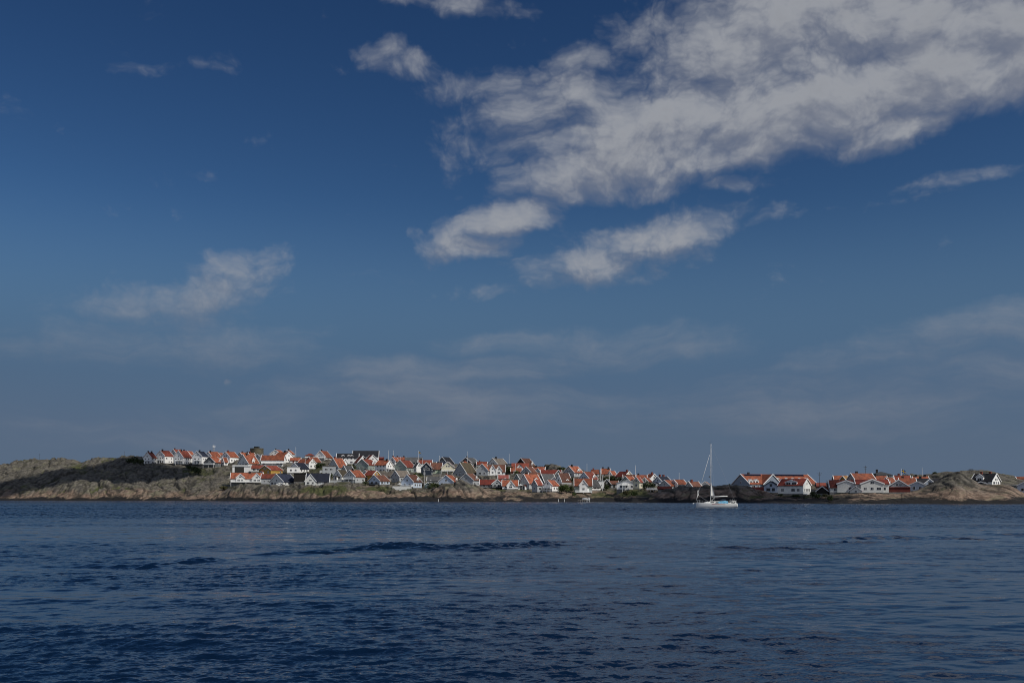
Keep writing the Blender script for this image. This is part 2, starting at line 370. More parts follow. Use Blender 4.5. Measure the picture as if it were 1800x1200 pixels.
def mat_rock():
    m, nt, b = mat_new('worn_granite')
    geo = nt.nodes.new('ShaderNodeNewGeometry'); pos = geo.outputs['Position']
    s = N(nt, 'SeparateXYZ', inp={0: pos})
    n0 = N(nt, 'TexNoise', inp={'Vector': pos, 'Scale': .045, 'Detail': 5.0, 'Roughness': .6})
    n1 = N(nt, 'TexNoise', inp={'Vector': pos, 'Scale': .35, 'Detail': 8.0, 'Roughness': .65})
    n2 = N(nt, 'TexNoise', inp={'Vector': pos, 'Scale': 1.4, 'Detail': 6.0, 'Roughness': .7})
    grey = mixc(nt, mapr(nt, n1.outputs[0], .38, .62), (.056, .050, .041), (.150, .135, .108))
    tan = mixc(nt, mapr(nt, n1.outputs[0], .40, .62), (.125, .083, .058), (.28, .20, .145))
    # bare, washed pinkish rock low down, lichen-grey above
    hh = M2(nt, 'ADD', s.outputs[2], M2(nt, 'MULTIPLY', M2(nt, 'SUBTRACT', n0.outputs[0], .5), 16))
    c = mixc(nt, mapr(nt, hh, 8.5, 3.0), grey, tan)
    c = mixc(nt, mapr(nt, n2.outputs[0], .62, .74, 0, .5), c, (.06, .056, .05))
    lich = N(nt, 'TexNoise', inp={'Vector': pos, 'Scale': .12, 'Detail': 6.0, 'Roughness': .7})
    c = mixc(nt, mapr(nt, lich.outputs[0], .52, .62, 0, .55), c, (.15, .145, .085))
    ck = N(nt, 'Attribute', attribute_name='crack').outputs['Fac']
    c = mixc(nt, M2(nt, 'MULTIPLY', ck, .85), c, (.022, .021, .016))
    veg = N(nt, 'Attribute', attribute_name='veg').outputs['Fac']
    gr = N(nt, 'Attribute', attribute_name='grass').outputs['Fac']
    vc = mixc(nt, mapr(nt, n2.outputs[0], .35, .65), (.018, .020, .012), (.050, .050, .022))
    gc = mixc(nt, mapr(nt, n1.outputs[0], .35, .65), (.038, .048, .015), (.092, .092, .036))
    vc = mixc(nt, gr, vc, gc)
    vf = M2(nt, 'MULTIPLY', veg, mapr(nt, n2.outputs[0], .30, .46, .35, 1))
    c = mixc(nt, vf, c, vc)
    # black lichen and weed just above the water
    wl = M2(nt, 'ADD', s.outputs[2], M2(nt, 'MULTIPLY', M2(nt, 'SUBTRACT', n1.outputs[0], .5), 2.2))
    wl = M2(nt, 'ADD', wl, M2(nt, 'MULTIPLY', M2(nt, 'SUBTRACT', n0.outputs[0], .5), 9.0))
    c = mixc(nt, mapr(nt, wl, 2.5, 1.5), c, (.012, .011, .010))
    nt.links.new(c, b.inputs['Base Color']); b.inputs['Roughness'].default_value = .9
    bp = N(nt, 'Bump', inp={'Strength': .9, 'Distance': .5, 'Height': M2(nt, 'ADD', n1.outputs[0], M2(nt, 'MULTIPLY', n2.outputs[0], .4))})
    nt.links.new(bp.outputs[0], b.inputs['Normal'])
    return m
# ------------------------------------------------------------------ materials for built things
MATS = {}
def mat(name, c1, c2=None, rough=.85, scale=1.2, spec=.25, bump=0, metal=0):
    if name in MATS: return MATS[name]
    m, nt, b = mat_new(name)
    c2 = c2 or tuple(v * .8 for v in c1)
    tc = nt.nodes.new('ShaderNodeTexCoord'); oi = nt.nodes.new('ShaderNodeObjectInfo')
    n = N(nt, 'TexNoise', inp={'Vector': tc.outputs['Object'], 'Scale': scale, 'Detail': 5.0, 'Roughness': .65})
    c = mixc(nt, mapr(nt, n.outputs[0], .35, .65), c2, c1)
    v = mapr(nt, oi.outputs['Random'], 0, 1, .88, 1.08, False)
    c = mixc(nt, 1.0, c, N(nt, 'CombineXYZ', inp={0: v, 1: v, 2: v}).outputs[0], 'MULTIPLY')
    nt.links.new(c, b.inputs['Base Color']); b.inputs['Roughness'].default_value = rough
    b.inputs['Specular IOR Level'].default_value = spec; b.inputs['Metallic'].default_value = metal
    if bump:
        bp = N(nt, 'Bump', inp={'Strength': bump, 'Distance': .08, 'Height': n.outputs[0]}); nt.links.new(bp.outputs[0], b.inputs['Normal'])
    MATS[name] = m
    return m
def roofmat(name, c1, c2, rough=.8):
    if name in MATS: return MATS[name]
    m, nt, b = mat_new(name)
    tc = nt.nodes.new('ShaderNodeTexCoord'); oi = nt.nodes.new('ShaderNodeObjectInfo')
    P = tc.outputs['Object']
    n = N(nt, 'TexNoise', inp={'Vector': P, 'Scale': .55, 'Detail': 7.0, 'Roughness': .7})
    n2 = N(nt, 'TexNoise', inp={'Vector': VM(nt, 'MULTIPLY', P, (2.8, 2.8, 2.8)), 'Scale': 1.0, 'Detail': 2.0})
    c = mixc(nt, mapr(nt, n.outputs[0], .36, .62), c2, c1)
    c = mixc(nt, mapr(nt, n2.outputs[0], .50, .72, 0, .45), c, c2)
    v = mapr(nt, oi.outputs['Random'], 0, 1, .62, 1.08, False)
    c = mixc(nt, 1.0, c, N(nt, 'CombineXYZ', inp={0: v, 1: v, 2: v}).outputs[0], 'MULTIPLY')
    nt.links.new(c, b.inputs['Base Color']); b.inputs['Roughness'].default_value = rough
    wv = N(nt, 'TexWave', bands_direction='Z', inp={'Vector': P, 'Scale': 1.1, 'Distortion': .3})
    bp = N(nt, 'Bump', inp={'Strength': .5, 'Distance': .06, 'Height': wv.outputs['Fac']}); nt.links.new(bp.outputs[0], b.inputs['Normal'])
    MATS[name] = m
    return m
ROOF = dict(
 orange=('orange_clay_tile', (.35, .102, .050), (.15, .050, .030)), red=('red_clay_tile', (.27, .066, .038), (.14, .036, .026)),
 dkred=('dark_red_tile', (.20, .035, .022), (.11, .024, .018)), brown=('brown_tile', (.18, .072, .045), (.09, .042, .030)),
 moss=('mossy_tile', (.085, .066, .040), (.05, .041, .027)), slate=('slate_grey_roof', (.095, .095, .095), (.06, .06, .062)),
 black=('black_roof', (.020, .021, .026), (.012, .012, .015)), navy=('blue_black_roof', (.022, .028, .050), (.014, .018, .032)),
 taupe=('taupe_roof', (.16, .135, .11), (.11, .092, .077)), grey=('light_grey_roof', (.42, .43, .42), (.33, .34, .33)), pink=('faded_red_roof', (.36, .10, .08), (.22, .07, .06)))
WALL = dict(
 white=('white_painted_boards', (.80, .79, .76), (.72, .71, .68)), off=('offwhite_boards', (.66, .66, .62), (.56, .56, .53)),
 grey=('grey_boards', (.40, .42, .42), (.33, .34, .35)), dkgrey=('dark_grey_boards', (.13, .14, .145), (.09, .10, .10)),
 blue=('pale_blue_grey_boards', (.46, .52, .60), (.38, .44, .52)), bluegrey=('blue_grey_boards', (.26, .30, .36), (.21, .25, .30)), cream=('cream_boards', (.66, .62, .46), (.58, .54, .40)),
 yellow=('mustard_boards', (.46, .28, .07), (.36, .21, .05)), green=('pale_green_boards', (.42, .50, .36), (.34, .42, .30)),
 sage=('grey_green_boards', (.30, .34, .30), (.24, .28, .25)), navy=('dark_blue_boards', (.03, .04, .06), (.02, .028, .04)),
 black=('tarred_boards', (.025, .022, .020), (.016, .015, .014)), dkred=('dark_red_boards', (.13, .028, .022), (.09, .022, .018)),
 teal=('teal_boards', (.12, .20, .19), (.09, .15, .15)), stone=('rubble_stone', (.24, .22, .18), (.15, .14, .12)))
def RM(k): return roofmat(*ROOF[k])
def WM(k): return mat(*WALL[k])
m_trim = mat('white_trim', (.84, .84, .82), (.76, .76, .74)); m_dtrim = mat('dark_trim', (.04, .045, .06))
m_ddk = mat('brick_chimney_dark', (.035, .03, .03), (.02, .02, .02)); m_brick = mat('brick_chimney_red', (.22, .06, .04), (.14, .04, .03))
m_fnd = mat('grey_foundation', (.20, .195, .185), (.13, .13, .125)); m_wood = mat('weathered_wood', (.22, .20, .18), (.15, .14, .125))
m_dwood = mat('dark_stained_wood', (.04, .038, .034), (.026, .025, .022))
m_glass, _nt, _b = mat_new('window_glass'); _b.inputs['Base Color'].default_value = (.010, .013, .018, 1); _b.inputs['Roughness'].default_value = .12; _b.inputs['Specular IOR Level'].default_value = .35
MATS['window_glass'] = m_glass
m_metal = mat('galvanised_steel', (.42, .43, .44), (.32, .33, .34), rough=.45, spec=.5)
m_white = mat('white_gelcoat', (.80, .79, .74), (.77, .76, .72), rough=.35, spec=.5, scale=.4)

class MB:
    def __init__(s): s.v = []; s.f = []
    def add(s, vs, fs):
        n = len(s.v); s.v += [tuple(v) for v in vs]; s.f += [tuple(i + n for i in f) for f in fs]
    def box(s, x0, x1, y0, y1, z0, z1, T=None):
        vs = [(x, y, z) for z in (z0, z1) for y in (y0, y1) for x in (x0, x1)]
        if T is not None: vs = [T @ Vector(v) for v in vs]
        s.add(vs, [(0, 2, 3, 1), (4, 5, 7, 6), (0, 1, 5, 4), (2, 6, 7, 3), (0, 4, 6, 2), (1, 3, 7, 5)])
    def prism(s, prof, y0, y1, T=None):
        """profile in x,z (counter-clockwise seen from -y) swept along y"""
        n = len(prof); vs = [(x, y0, z) for x, z in prof] + [(x, y1, z) for x, z in prof]
        if T is not None: vs = [T @ Vector(v) for v in vs]
        s.add(vs, [tuple(range(n))] + [tuple(range(2 * n - 1, n - 1, -1))] + [(i, i + n, (i + 1) % n + n, (i + 1) % n) for i in range(n)])
    def tube(s, p, q, r0, r1=None, n=8, cap=True):
        r1 = r0 if r1 is None else r1; p = Vector(p); q = Vector(q); d = (q - p).normalized()
        a = d.orthogonal().normalized(); b = d.cross(a); vs = []
        for c, r in ((p, r0), (q, r1)):
            for i in range(n):
                t = 2 * math.pi * i / n; vs.append(c + (a * math.cos(t) + b * math.sin(t)) * r)
        fs = [(i, (i + 1) % n, (i + 1) % n + n, i + n) for i in range(n)]
        if cap: fs += [tuple(range(n - 1, -1, -1)), tuple(range(n, 2 * n))]
        s.add(vs, fs)
    def mesh(s, name, m):
        me = bpy.data.meshes.new(name); me.from_pydata(s.v, [], s.f); me.materials.append(m); me.update(); return me
    def obj(s, name, m, parent=None, smooth=False):
        me = s.mesh(name, m)
        if smooth: me.polygons.foreach_set('use_smooth', [True] * len(me.polygons))
        o = bpy.data.objects.new(name, me); COL.objects.link(o); o.parent = parent
        return o
def empty(name, loc, rz=0):
    o = bpy.data.objects.new(name, None); COL.objects.link(o); o.location = loc; o.rotation_euler = (0, 0, rz); o.empty_display_size = 1
    return o
def tag(o, label, cat, group=None, kind=None):
    if label: o['label'] = label
    if cat: o['category'] = cat
    if group: o['group'] = group
    if kind: o['kind'] = kind
    return o
WMESH = {}
def window(parent, T, w, h, trim=None, name='window', muntin=True):
    """window in the local x-z plane of T, facing local -y"""
    trim = trim or m_trim
    k = (round(w, 2), round(h, 2), trim.name)
    if k not in WMESH:
        a = MB(); t = .09
        a.box(-w / 2, w / 2, -.05, 0, 0, t); a.box(-w / 2, w / 2, -.05, 0, h - t, h)
        a.box(-w / 2, -w / 2 + t, -.05, 0, t, h - t); a.box(w / 2 - t, w / 2, -.05, 0, t, h - t)
        if muntin and w > .9: a.box(-.04, .04, -.05, 0, t, h - t)
        p = MB(); p.box(-w / 2 + t, w / 2 - t, -.03, -.002, t, h - t)
        WMESH[k] = (a.mesh('window', trim), p.mesh('pane', m_glass))
    a, p = WMESH[k]
    f = bpy.data.objects.new(name, a); COL.objects.link(f); f.parent = parent; f.matrix_local = T
    g = bpy.data.objects.new('pane', p); COL.objects.link(g); g.parent = f
    return f
def gable_walls(mb, T, w, l, he, hr, z0=0.):
    mb.prism([(-w / 2, z0), (w / 2, z0), (w / 2, he), (0, hr), (-w / 2, he)], 0, l, T)
def gable_roof(mb, T, w, l, he, hr, ov=.45, og=.35, t=.26, back=None):
    sl = (hr - he) / (w / 2); e = w / 2 + ov; ze = he - ov * sl
    pr = [(-e, ze), (0, hr), (e, ze), (e, ze + t), (0, hr + t), (-e, ze + t)]
    mb.prism(pr[:], -og, l + (og if back is None else back), T)
def gable_trim(mb, T, w, l, he, hr, ov=.45, og=.35, t=.26, b=.28, ends=(0, 1)):
    sl = (hr - he) / (w / 2); e = w / 2 + ov + .05; ze = he - (ov + .05) * sl
    for k in ends:
        y0 = -og - .07 if k == 0 else l + og + .01
        c0, c1 = (y0 - .01, y0 + .25) if k == 0 else (y0 - .19, y0 + .07)
        for s in (-1, 1):
            pr = [(0, hr + t - b), (e, ze + t - b), (e, ze + t + .07), (0, hr + t + .07)]
            cp = [(0, hr + t + .03), (e + .02, ze + t + .03), (e + .02, ze + t + .12), (0, hr + t + .12)]
            if s < 0: pr = [(-x, z) for x, z in pr][::-1]; cp = [(-x, z) for x, z in cp][::-1]
            mb.prism(pr, y0, y0 + .06, T); mb.prism(cp, c0, c1, T)
def wall_windows(root, T, length, he, rs, z0=.9, ww=1.35, wh=1.4, gap=2.6, dens=.9, trim=None, floor_h=2.7, door=False, inset=.9):
    """rows of windows on a wall: T puts local x along the wall, -y outwards"""
    nf = max(1, int((he + .35) / floor_h))
    nc = max(1, int((length - 2 * inset + gap * .5) / gap))
    step = (length - 2 * inset) / nc
    dcol = rs.randrange(nc) if door else -1
    for fl in range(nf):
        z = z0 + fl * floor_h + (0 if nf > 1 else max(0, (he - 2.6) * .3))
        h = min(wh, he - z - .25)
        if h < .5: continue
        for c in range(nc):
            x = inset + step * (c + .5)
            if fl == 0 and c == dcol:
                d = MB(); d.box(-.5, .5, -.06, 0, 0, 2.05, T @ Matrix.Translation((x, 0, .35))); d.obj('door', rs.choice((m_dwood, m_trim, MATS.get('dark_red_boards') or WM('dkred'))), root)
                continue
            if rs.random() > dens: continue
            window(root, T @ Matrix.Translation((x, 0, z)), ww * rs.choice((.9, 1, 1.35)), h, trim)
def railing(mb, pts, h=1.0, top=.08, post=1.6, slat=.22, T=None):
    for (a, b) in zip(pts[:-1], pts[1:]):
        a = Vector(a); b = Vector(b); L = (b - a).length; d = (b - a) / L
        ang = math.atan2(d.y, d.x); M = (T or Matrix()) @ Matrix.Translation(a) @ Matrix.Rotation(ang, 4, 'Z')
        mb.box(0, L, -.04, .04, h - top, h, M); mb.box(0, L, -.02, .02, .1, .16, M)
        n = max(1, int(L / slat))
        for i in range(n + 1):
            x = L * i / n; r = .05 if i % 7 == 0 else .045
            mb.box(x - r, x + r, -.018, .018, 0.0, h - top, M)
def RZ(a): return Matrix.Rotation(a, 4, 'Z')
def TR(x, y, z): return Matrix.Translation((x, y, z))
HOUSES = []
def house(line):
    spec, label = line.split('|'); label = label.strip(); a = spec.split()
    kind = a[0]; x0, xm, x2, yb, ye, yr = map(float, a[1:7]); roof, wall = a[7], a[8]
    o = {}
    for t in a[9:]:
        if '=' in t: k, v = t.split('='); o[k] = v
        else: o[t] = True
    rs = random.Random(int(x0 * 31 + yb * 17))
    name = o.get('n', 'house'); cat = name.replace('_', ' ')
    trim = m_dtrim if 'dt' in o else m_trim
    xc = {'L': xm, 'R': xm, 'F': (x0 + x2) / 2, 'G': (x0 + x2) / 2, 'B': (x0 + x2) / 2, 'H': (x0 + x2) / 2}[kind]
    Y = float(base_Y(xc, yb)) + float(o.get('dy', 0))
    s = F / Y; u = (xc - 900) / F; phi = math.atan(u); q = math.hypot(1, u)
    z = H - (yb - HZ) / s; he = (yb - ye) / s; hr = (yb - yr) / s; k = float(o.get('k', 1.25))
    X = u * Y
    if kind == 'L':
        al = math.atan((x2 - xm) / ((xm - x0) * k)); al = min(max(al, R(14)), R(68)); th = phi + al
        w = (xm - x0) / (s * q * math.cos(al)); l = (x2 - xm) / (s * q * math.sin(al))
        rz = -th; org = Vector((X, Y, 0)) + RZ(rz) @ Vector((-w / 2, 0, 0))
    elif kind == 'R':
        al = math.atan((xm - x0) / ((x2 - xm) * k)); al = min(max(al, R(14)), R(68)); th = -phi + al
        w = (x2 - xm) / (s * q * math.cos(al)); l = (xm - x0) / (s * q * math.sin(al))
        rz = th; org = Vector((X, Y, 0)) + RZ(rz) @ Vector((w / 2, 0, 0))
    elif kind in 'FBH':
        w = float(o.get('dp', 8)); l = (x2 - x0) / s
        rz = R(-90) - phi * .6 + R(float(o.get('rot', 0))); ey = RZ(rz) @ Vector((0, 1, 0)); ex = RZ(rz) @ Vector((1, 0, 0))
        org = Vector((X, Y, 0)) - ey * l / 2 - ex * w / 2
    else:
        w = (x2 - x0) / s; l = float(o.get('dp', 9)); rz = -phi + R(float(o.get('rot', -6))); org = Vector((X, Y, 0))
    root = empty(name, (org.x, org.y, z), rz)
    tag(root, label, o.get('cat', cat), o.get('g', 'houses on the rocky island').replace('_', ' '))
    HOUSES.append((root, w, l, he, hr))
    c = org + RZ(rz) @ Vector((0, l / 2, 0))
    FLATS.append((c.x, c.y, math.hypot(w, l) / 2 + 1.0, z))
    I = Matrix()
    m = MB(); m.box(-w / 2 - .04, w / 2 + .04, -.04, l + .04, -4.5, .45); m.obj('foundation', WM('stone') if 'st' in o else m_fnd, root)
    wl = MB(); rf = MB(); tr = MB()
    if kind == 'B':
        wl.box(-w / 2, w / 2, 0, l, .45, hr - .3); wl.obj('wall', WM(wall), root)
        rf.box(-w / 2 - .3, w / 2 + .3, -.3, l + .3, hr - .3, hr); ro = rf.obj('roof', RM(roof), root)
    elif kind == 'H':
        wl.box(-w / 2, w / 2, 0, l, .45, he); wl.obj('wall', WM(wall), root)
        e = .5; a0, a1, b0, b1 = -w / 2 - e, w / 2 + e, -e, l + e; i0 = min(w, l) / 2
        rf.add([(a0, b0, he - .1), (a1, b0, he - .1), (a1, b1, he - .1), (a0, b1, he - .1), (0, b0 + i0, hr), (0, b1 - i0, hr)],
               [(0, 1, 4), (1, 2, 5, 4), (2, 3, 5), (3, 0, 4, 5), (3, 2, 1, 0)]); ro = rf.obj('roof', RM(roof), root)
    else:
        gable_walls(wl, I, w, l, he, hr - .02, .45); wl.obj('wall', WM(wall), root)
        gable_roof(rf, I, w, l, he, hr); ro = rf.obj('roof', RM(roof), root)
        if 'nt' not in o:
            for e_ in (0, 1): tr = MB(); gable_trim(tr, I, w, l, he, hr, ends=(e_,)); tr.obj('gable_trim', trim, root)
    side = -1 if kind == 'R' else 1      # which long wall faces the sea
    TS = TR(w / 2, 0, 0) @ RZ(R(90)) if side == 1 else TR(-w / 2, l, 0) @ RZ(R(-90))
    # entrance porch against the gable
    if kind in 'LR' and w > 5.5 and he > 2.2 and rs.random() < .4 and 'bal' not in o and 'deck' not in o:
        px_ = w * rs.uniform(-.22, .22); d = MB(); d.prism([(px_ - 1.2, -1), (px_ + 1.2, -1), (px_ + 1.2, 2.1), (px_, 2.7), (px_ - 1.2, 2.1)], -1.5, -.02)
        po = d.obj('porch', WM('white'), root); d = MB(); d.prism([(px_ - 1.5, 1.98), (px_, 2.72), (px_ + 1.5, 1.98), (px_ + 1.5, 2.14), (px_, 2.88), (px_ - 1.5, 2.14)], -1.75, -.03); d.obj('porch_roof', RM(roof), po)
        d = MB(); d.box(px_ - .45, px_ + .45, -1.55, -1.5, .15, 2.0); d.obj('door', m_dwood, po)
    # chimneys
    nch = int(o.get('c', rs.choice((0, 1, 1)) if kind != 'B' else 0))
    mch = m_brick if rs.random() < .3 else m_ddk
    for i in range(nch):
        fy = float(o['cy']) if 'cy' in o and i == 0 else (.22 + .5 * i + rs.uniform(-.06, .1))
        y = l * fy; x = rs.choice((-.5, .4)) ; cm = MB()
        cm.box(x - .42, x + .42, y - .5, y + .5, hr - 1.0, hr + 1.05); cm.box(x - .5, x + .5, y - .58, y + .58, hr + 1.05, hr + 1.2)
        cm.obj('chimney', mch, ro)
    small = hr < 3.2
    dens = float(o.get('wd', .95))
    if kind in 'LGR':
        TG = TR(-w / 2, 0, 0)
        if not small:
            wall_windows(root, TG, w, he, rs, dens=dens, trim=trim)
            if hr - he > 2.0:
                n = 2 if w > 7 and rs.random() < .6 else 1
                for i in range(n): window(root, TR((i - (n - 1) / 2) * 1.5, 0, he + (.15 if hr - he > 2.6 else -.2)), 1.1, 1.25, trim)
        elif hr > 2: window(root, TR(0, 0, min(.9, he * .4)), min(1.0, w * .3), .9, trim)
    if kind != 'G' and he > 1.6 and 'nw' not in o:
        wall_windows(root, TS, l, he, rs, dens=dens * (.92 if kind == 'F' else .85), trim=trim, door=kind == 'F' and rs.random() < .6)
    if kind == 'G' and he > 2.2: wall_windows(root, TR(w / 2, 0, 0) @ RZ(R(90)), l, he, rs, dens=.7, trim=trim)
    lp = {'L': lambda p: (p - xm) / max(x2 - xm, .1) * l, 'R': lambda p: (xm - p) / max(xm - x0, .1) * l}.get(kind, lambda p: (p - (x0 + x2) / 2) / s + l / 2)
    # dormers on the seaward slope
    if 'dx' in o:
        dl = []
        for t in o['dx'].split(','):
            v = list(map(float, t.split(':'))); dl.append((lp(v[0]), v[1], v[2], v[3]))
    else:
        nd = int(o.get('d', 0))
        dl = [((l * (i + .5) / nd if nd > 1 else l * float(o.get('dpos', .6))), float(o.get('dw', 2.3)), float(o.get('dh', (hr - he) * .62)), 0.) for i in range(nd)]
    for yy, dw, dh, df in dl:
        sl = (hr - he) / (w / 2); zb = he - .1 + df * (hr - he); xb = (w / 2 - .3) * (1 - df)
        Td = TR(side * xb, yy, zb) @ RZ(R(90) * side)      # local -y looks outwards, walls run inwards along +y
        L2 = min((dh + .6) / sl + .3, w / 2 * (1 - df) - .1); d = MB(); top = dh * .62
        gable_walls(d, Td, dw, L2, top, dh, 0); do = d.obj('dormer', WM(o.get('dwall', 'white')), root)
        d = MB(); gable_roof(d, Td, dw, L2, top, dh, .2, .15, .12); d.obj('dormer_roof', m_white if 'dome' in o else RM(roof), do)
        if 'dome' not in o: d = MB(); gable_trim(d, Td, dw, L2, top, dh, .25, .2, .18, .24, (0,)); d.obj('dormer_trim', trim, do)
        nw_ = max(1, int(dw / 2.4))
        for j in range(nw_): window(do, Td @ TR((j - (nw_ - 1) / 2) * dw / nw_, 0, min(.35, dh * .15)), dw * .6 / nw_ if nw_ == 1 else dw * .8 / nw_, min(1.3, dh * .5), trim)
    if 'solar' in o:
        sl = (hr - he) / (w / 2); al_ = math.atan(sl)
        for t in o['solar'].split(','):
            a_, b_ = map(float, t.split(':')); ya = lp(a_); yb_ = lp(b_)
            Tp = TR(0, 0, hr + .30) @ Matrix.Rotation(al_, 4, 'Y'); d = MB()
            n_ = max(1, int((yb_ - ya) / 1.1))
            for j in range(n_):
                p_ = ya + (yb_ - ya) * j / n_
                for r_ in range(1): d.box(.35 + r_ * 1.75, 2.1, p_ + .02, p_ + (yb_ - ya) / n_ - .02, 0, .06, Tp)
            d.obj('solar_panel', mat('solar_cells', (.008, .010, .018), (.006, .007, .012), rough=.25, spec=.4), ro)
    if 'bigdoor' in o:
        d = MB(); d.box(l * .12, l * .62, -.04, 0, .2, hr - .6, TS); d.obj('garage_door', m_dwood, root)
        d = MB(); railing(d, [(.1, 0, hr), (l - .1, 0, hr), (l - .1, w - .2, hr)], T=TS @ TR(0, .12, 0)); d.obj('railing', m_trim, root)
    # cross gables (F): x0:x1[:eave:apex[:out]]
    if 'cg' in o:
        for t in o['cg'].split(','):
            g = list(map(float, t.split(':'))); gw = abs(lp(g[1]) - lp(g[0])); gy = lp((g[0] + g[1]) / 2)
            ge = (yb - g[2]) / s if len(g) > 2 else he - .1; ga = (yb - g[3]) / s if len(g) > 3 else hr - .25; out = g[4] if len(g) > 4 else .9
            Tg = TR(w / 2 + out, gy, 0) @ RZ(R(90)); gl = w / 2 + out
            d = MB(); gable_walls(d, Tg, gw, gl, ge, ga, .3); wo = d.obj('gable_wing', WM(o.get('gwall', wall)), root)
            d = MB(); gable_roof(d, Tg, gw, gl, ge, ga, .4, .3, .24, back=-.1); d.obj('wing_roof', RM(roof), wo)
            if 'nt' not in o: d = MB(); gable_trim(d, Tg, gw, gl, ge, ga, .4, .3, .24, .34, (0,)); d.obj('wing_trim', trim, wo)
            if ga > 2.6:
                wall_windows(wo, Tg @ TR(-gw / 2, 0, 0), gw, ge, rs, dens=.95, trim=trim, inset=.5)
                if ga - ge > 1.7: window(wo, Tg @ TR(0, 0, ge - .1), min(1.6, gw * .3), 1.1, trim)
    # deck / balcony in front of the sea-facing wall: deck=height,depth
    if 'deck' in o or 'bal' in o:
        up = 'bal' in o; hh = float(o.get('bal', o.get('deck', .6))) if (o.get('bal') is not True and o.get('deck') is not True) else (2.7 if up else .6)
        dd = float(o.get('dd', 1.8)); onside = kind == 'F' and 'bg' not in o
        Tb = TS if onside else TR(-w / 2, 0, 0); LL = l if onside else w
        b0 = .02 * LL; b1 = LL * .98; d = MB()
        fr = o.get('bx')
        if fr: p, q_ = map(float, fr.split(':')); b0 = LL * p; b1 = LL * q_
        d.box(b0, b1, -dd, -.05, hh - .22, hh, Tb)
        for xx in (b0 + .1, (b0 + b1) / 2, b1 - .1): d.box(xx - .08, xx + .08, -dd + .05, -dd + .21, -3.5 if not up else -1, hh - .22, Tb)
        bo = d.obj('balcony' if up else 'deck', m_trim if up or 'dk' not in o else m_dwood, root)
        d = MB(); railing(d, [(b0, -.1, hh), (b0, -dd + .05, hh), (b1, -dd + .05, hh), (b1, -.1, hh)], T=Tb)
        d.obj('railing', m_trim if 'dk' not in o else m_dwood, bo)
    return root
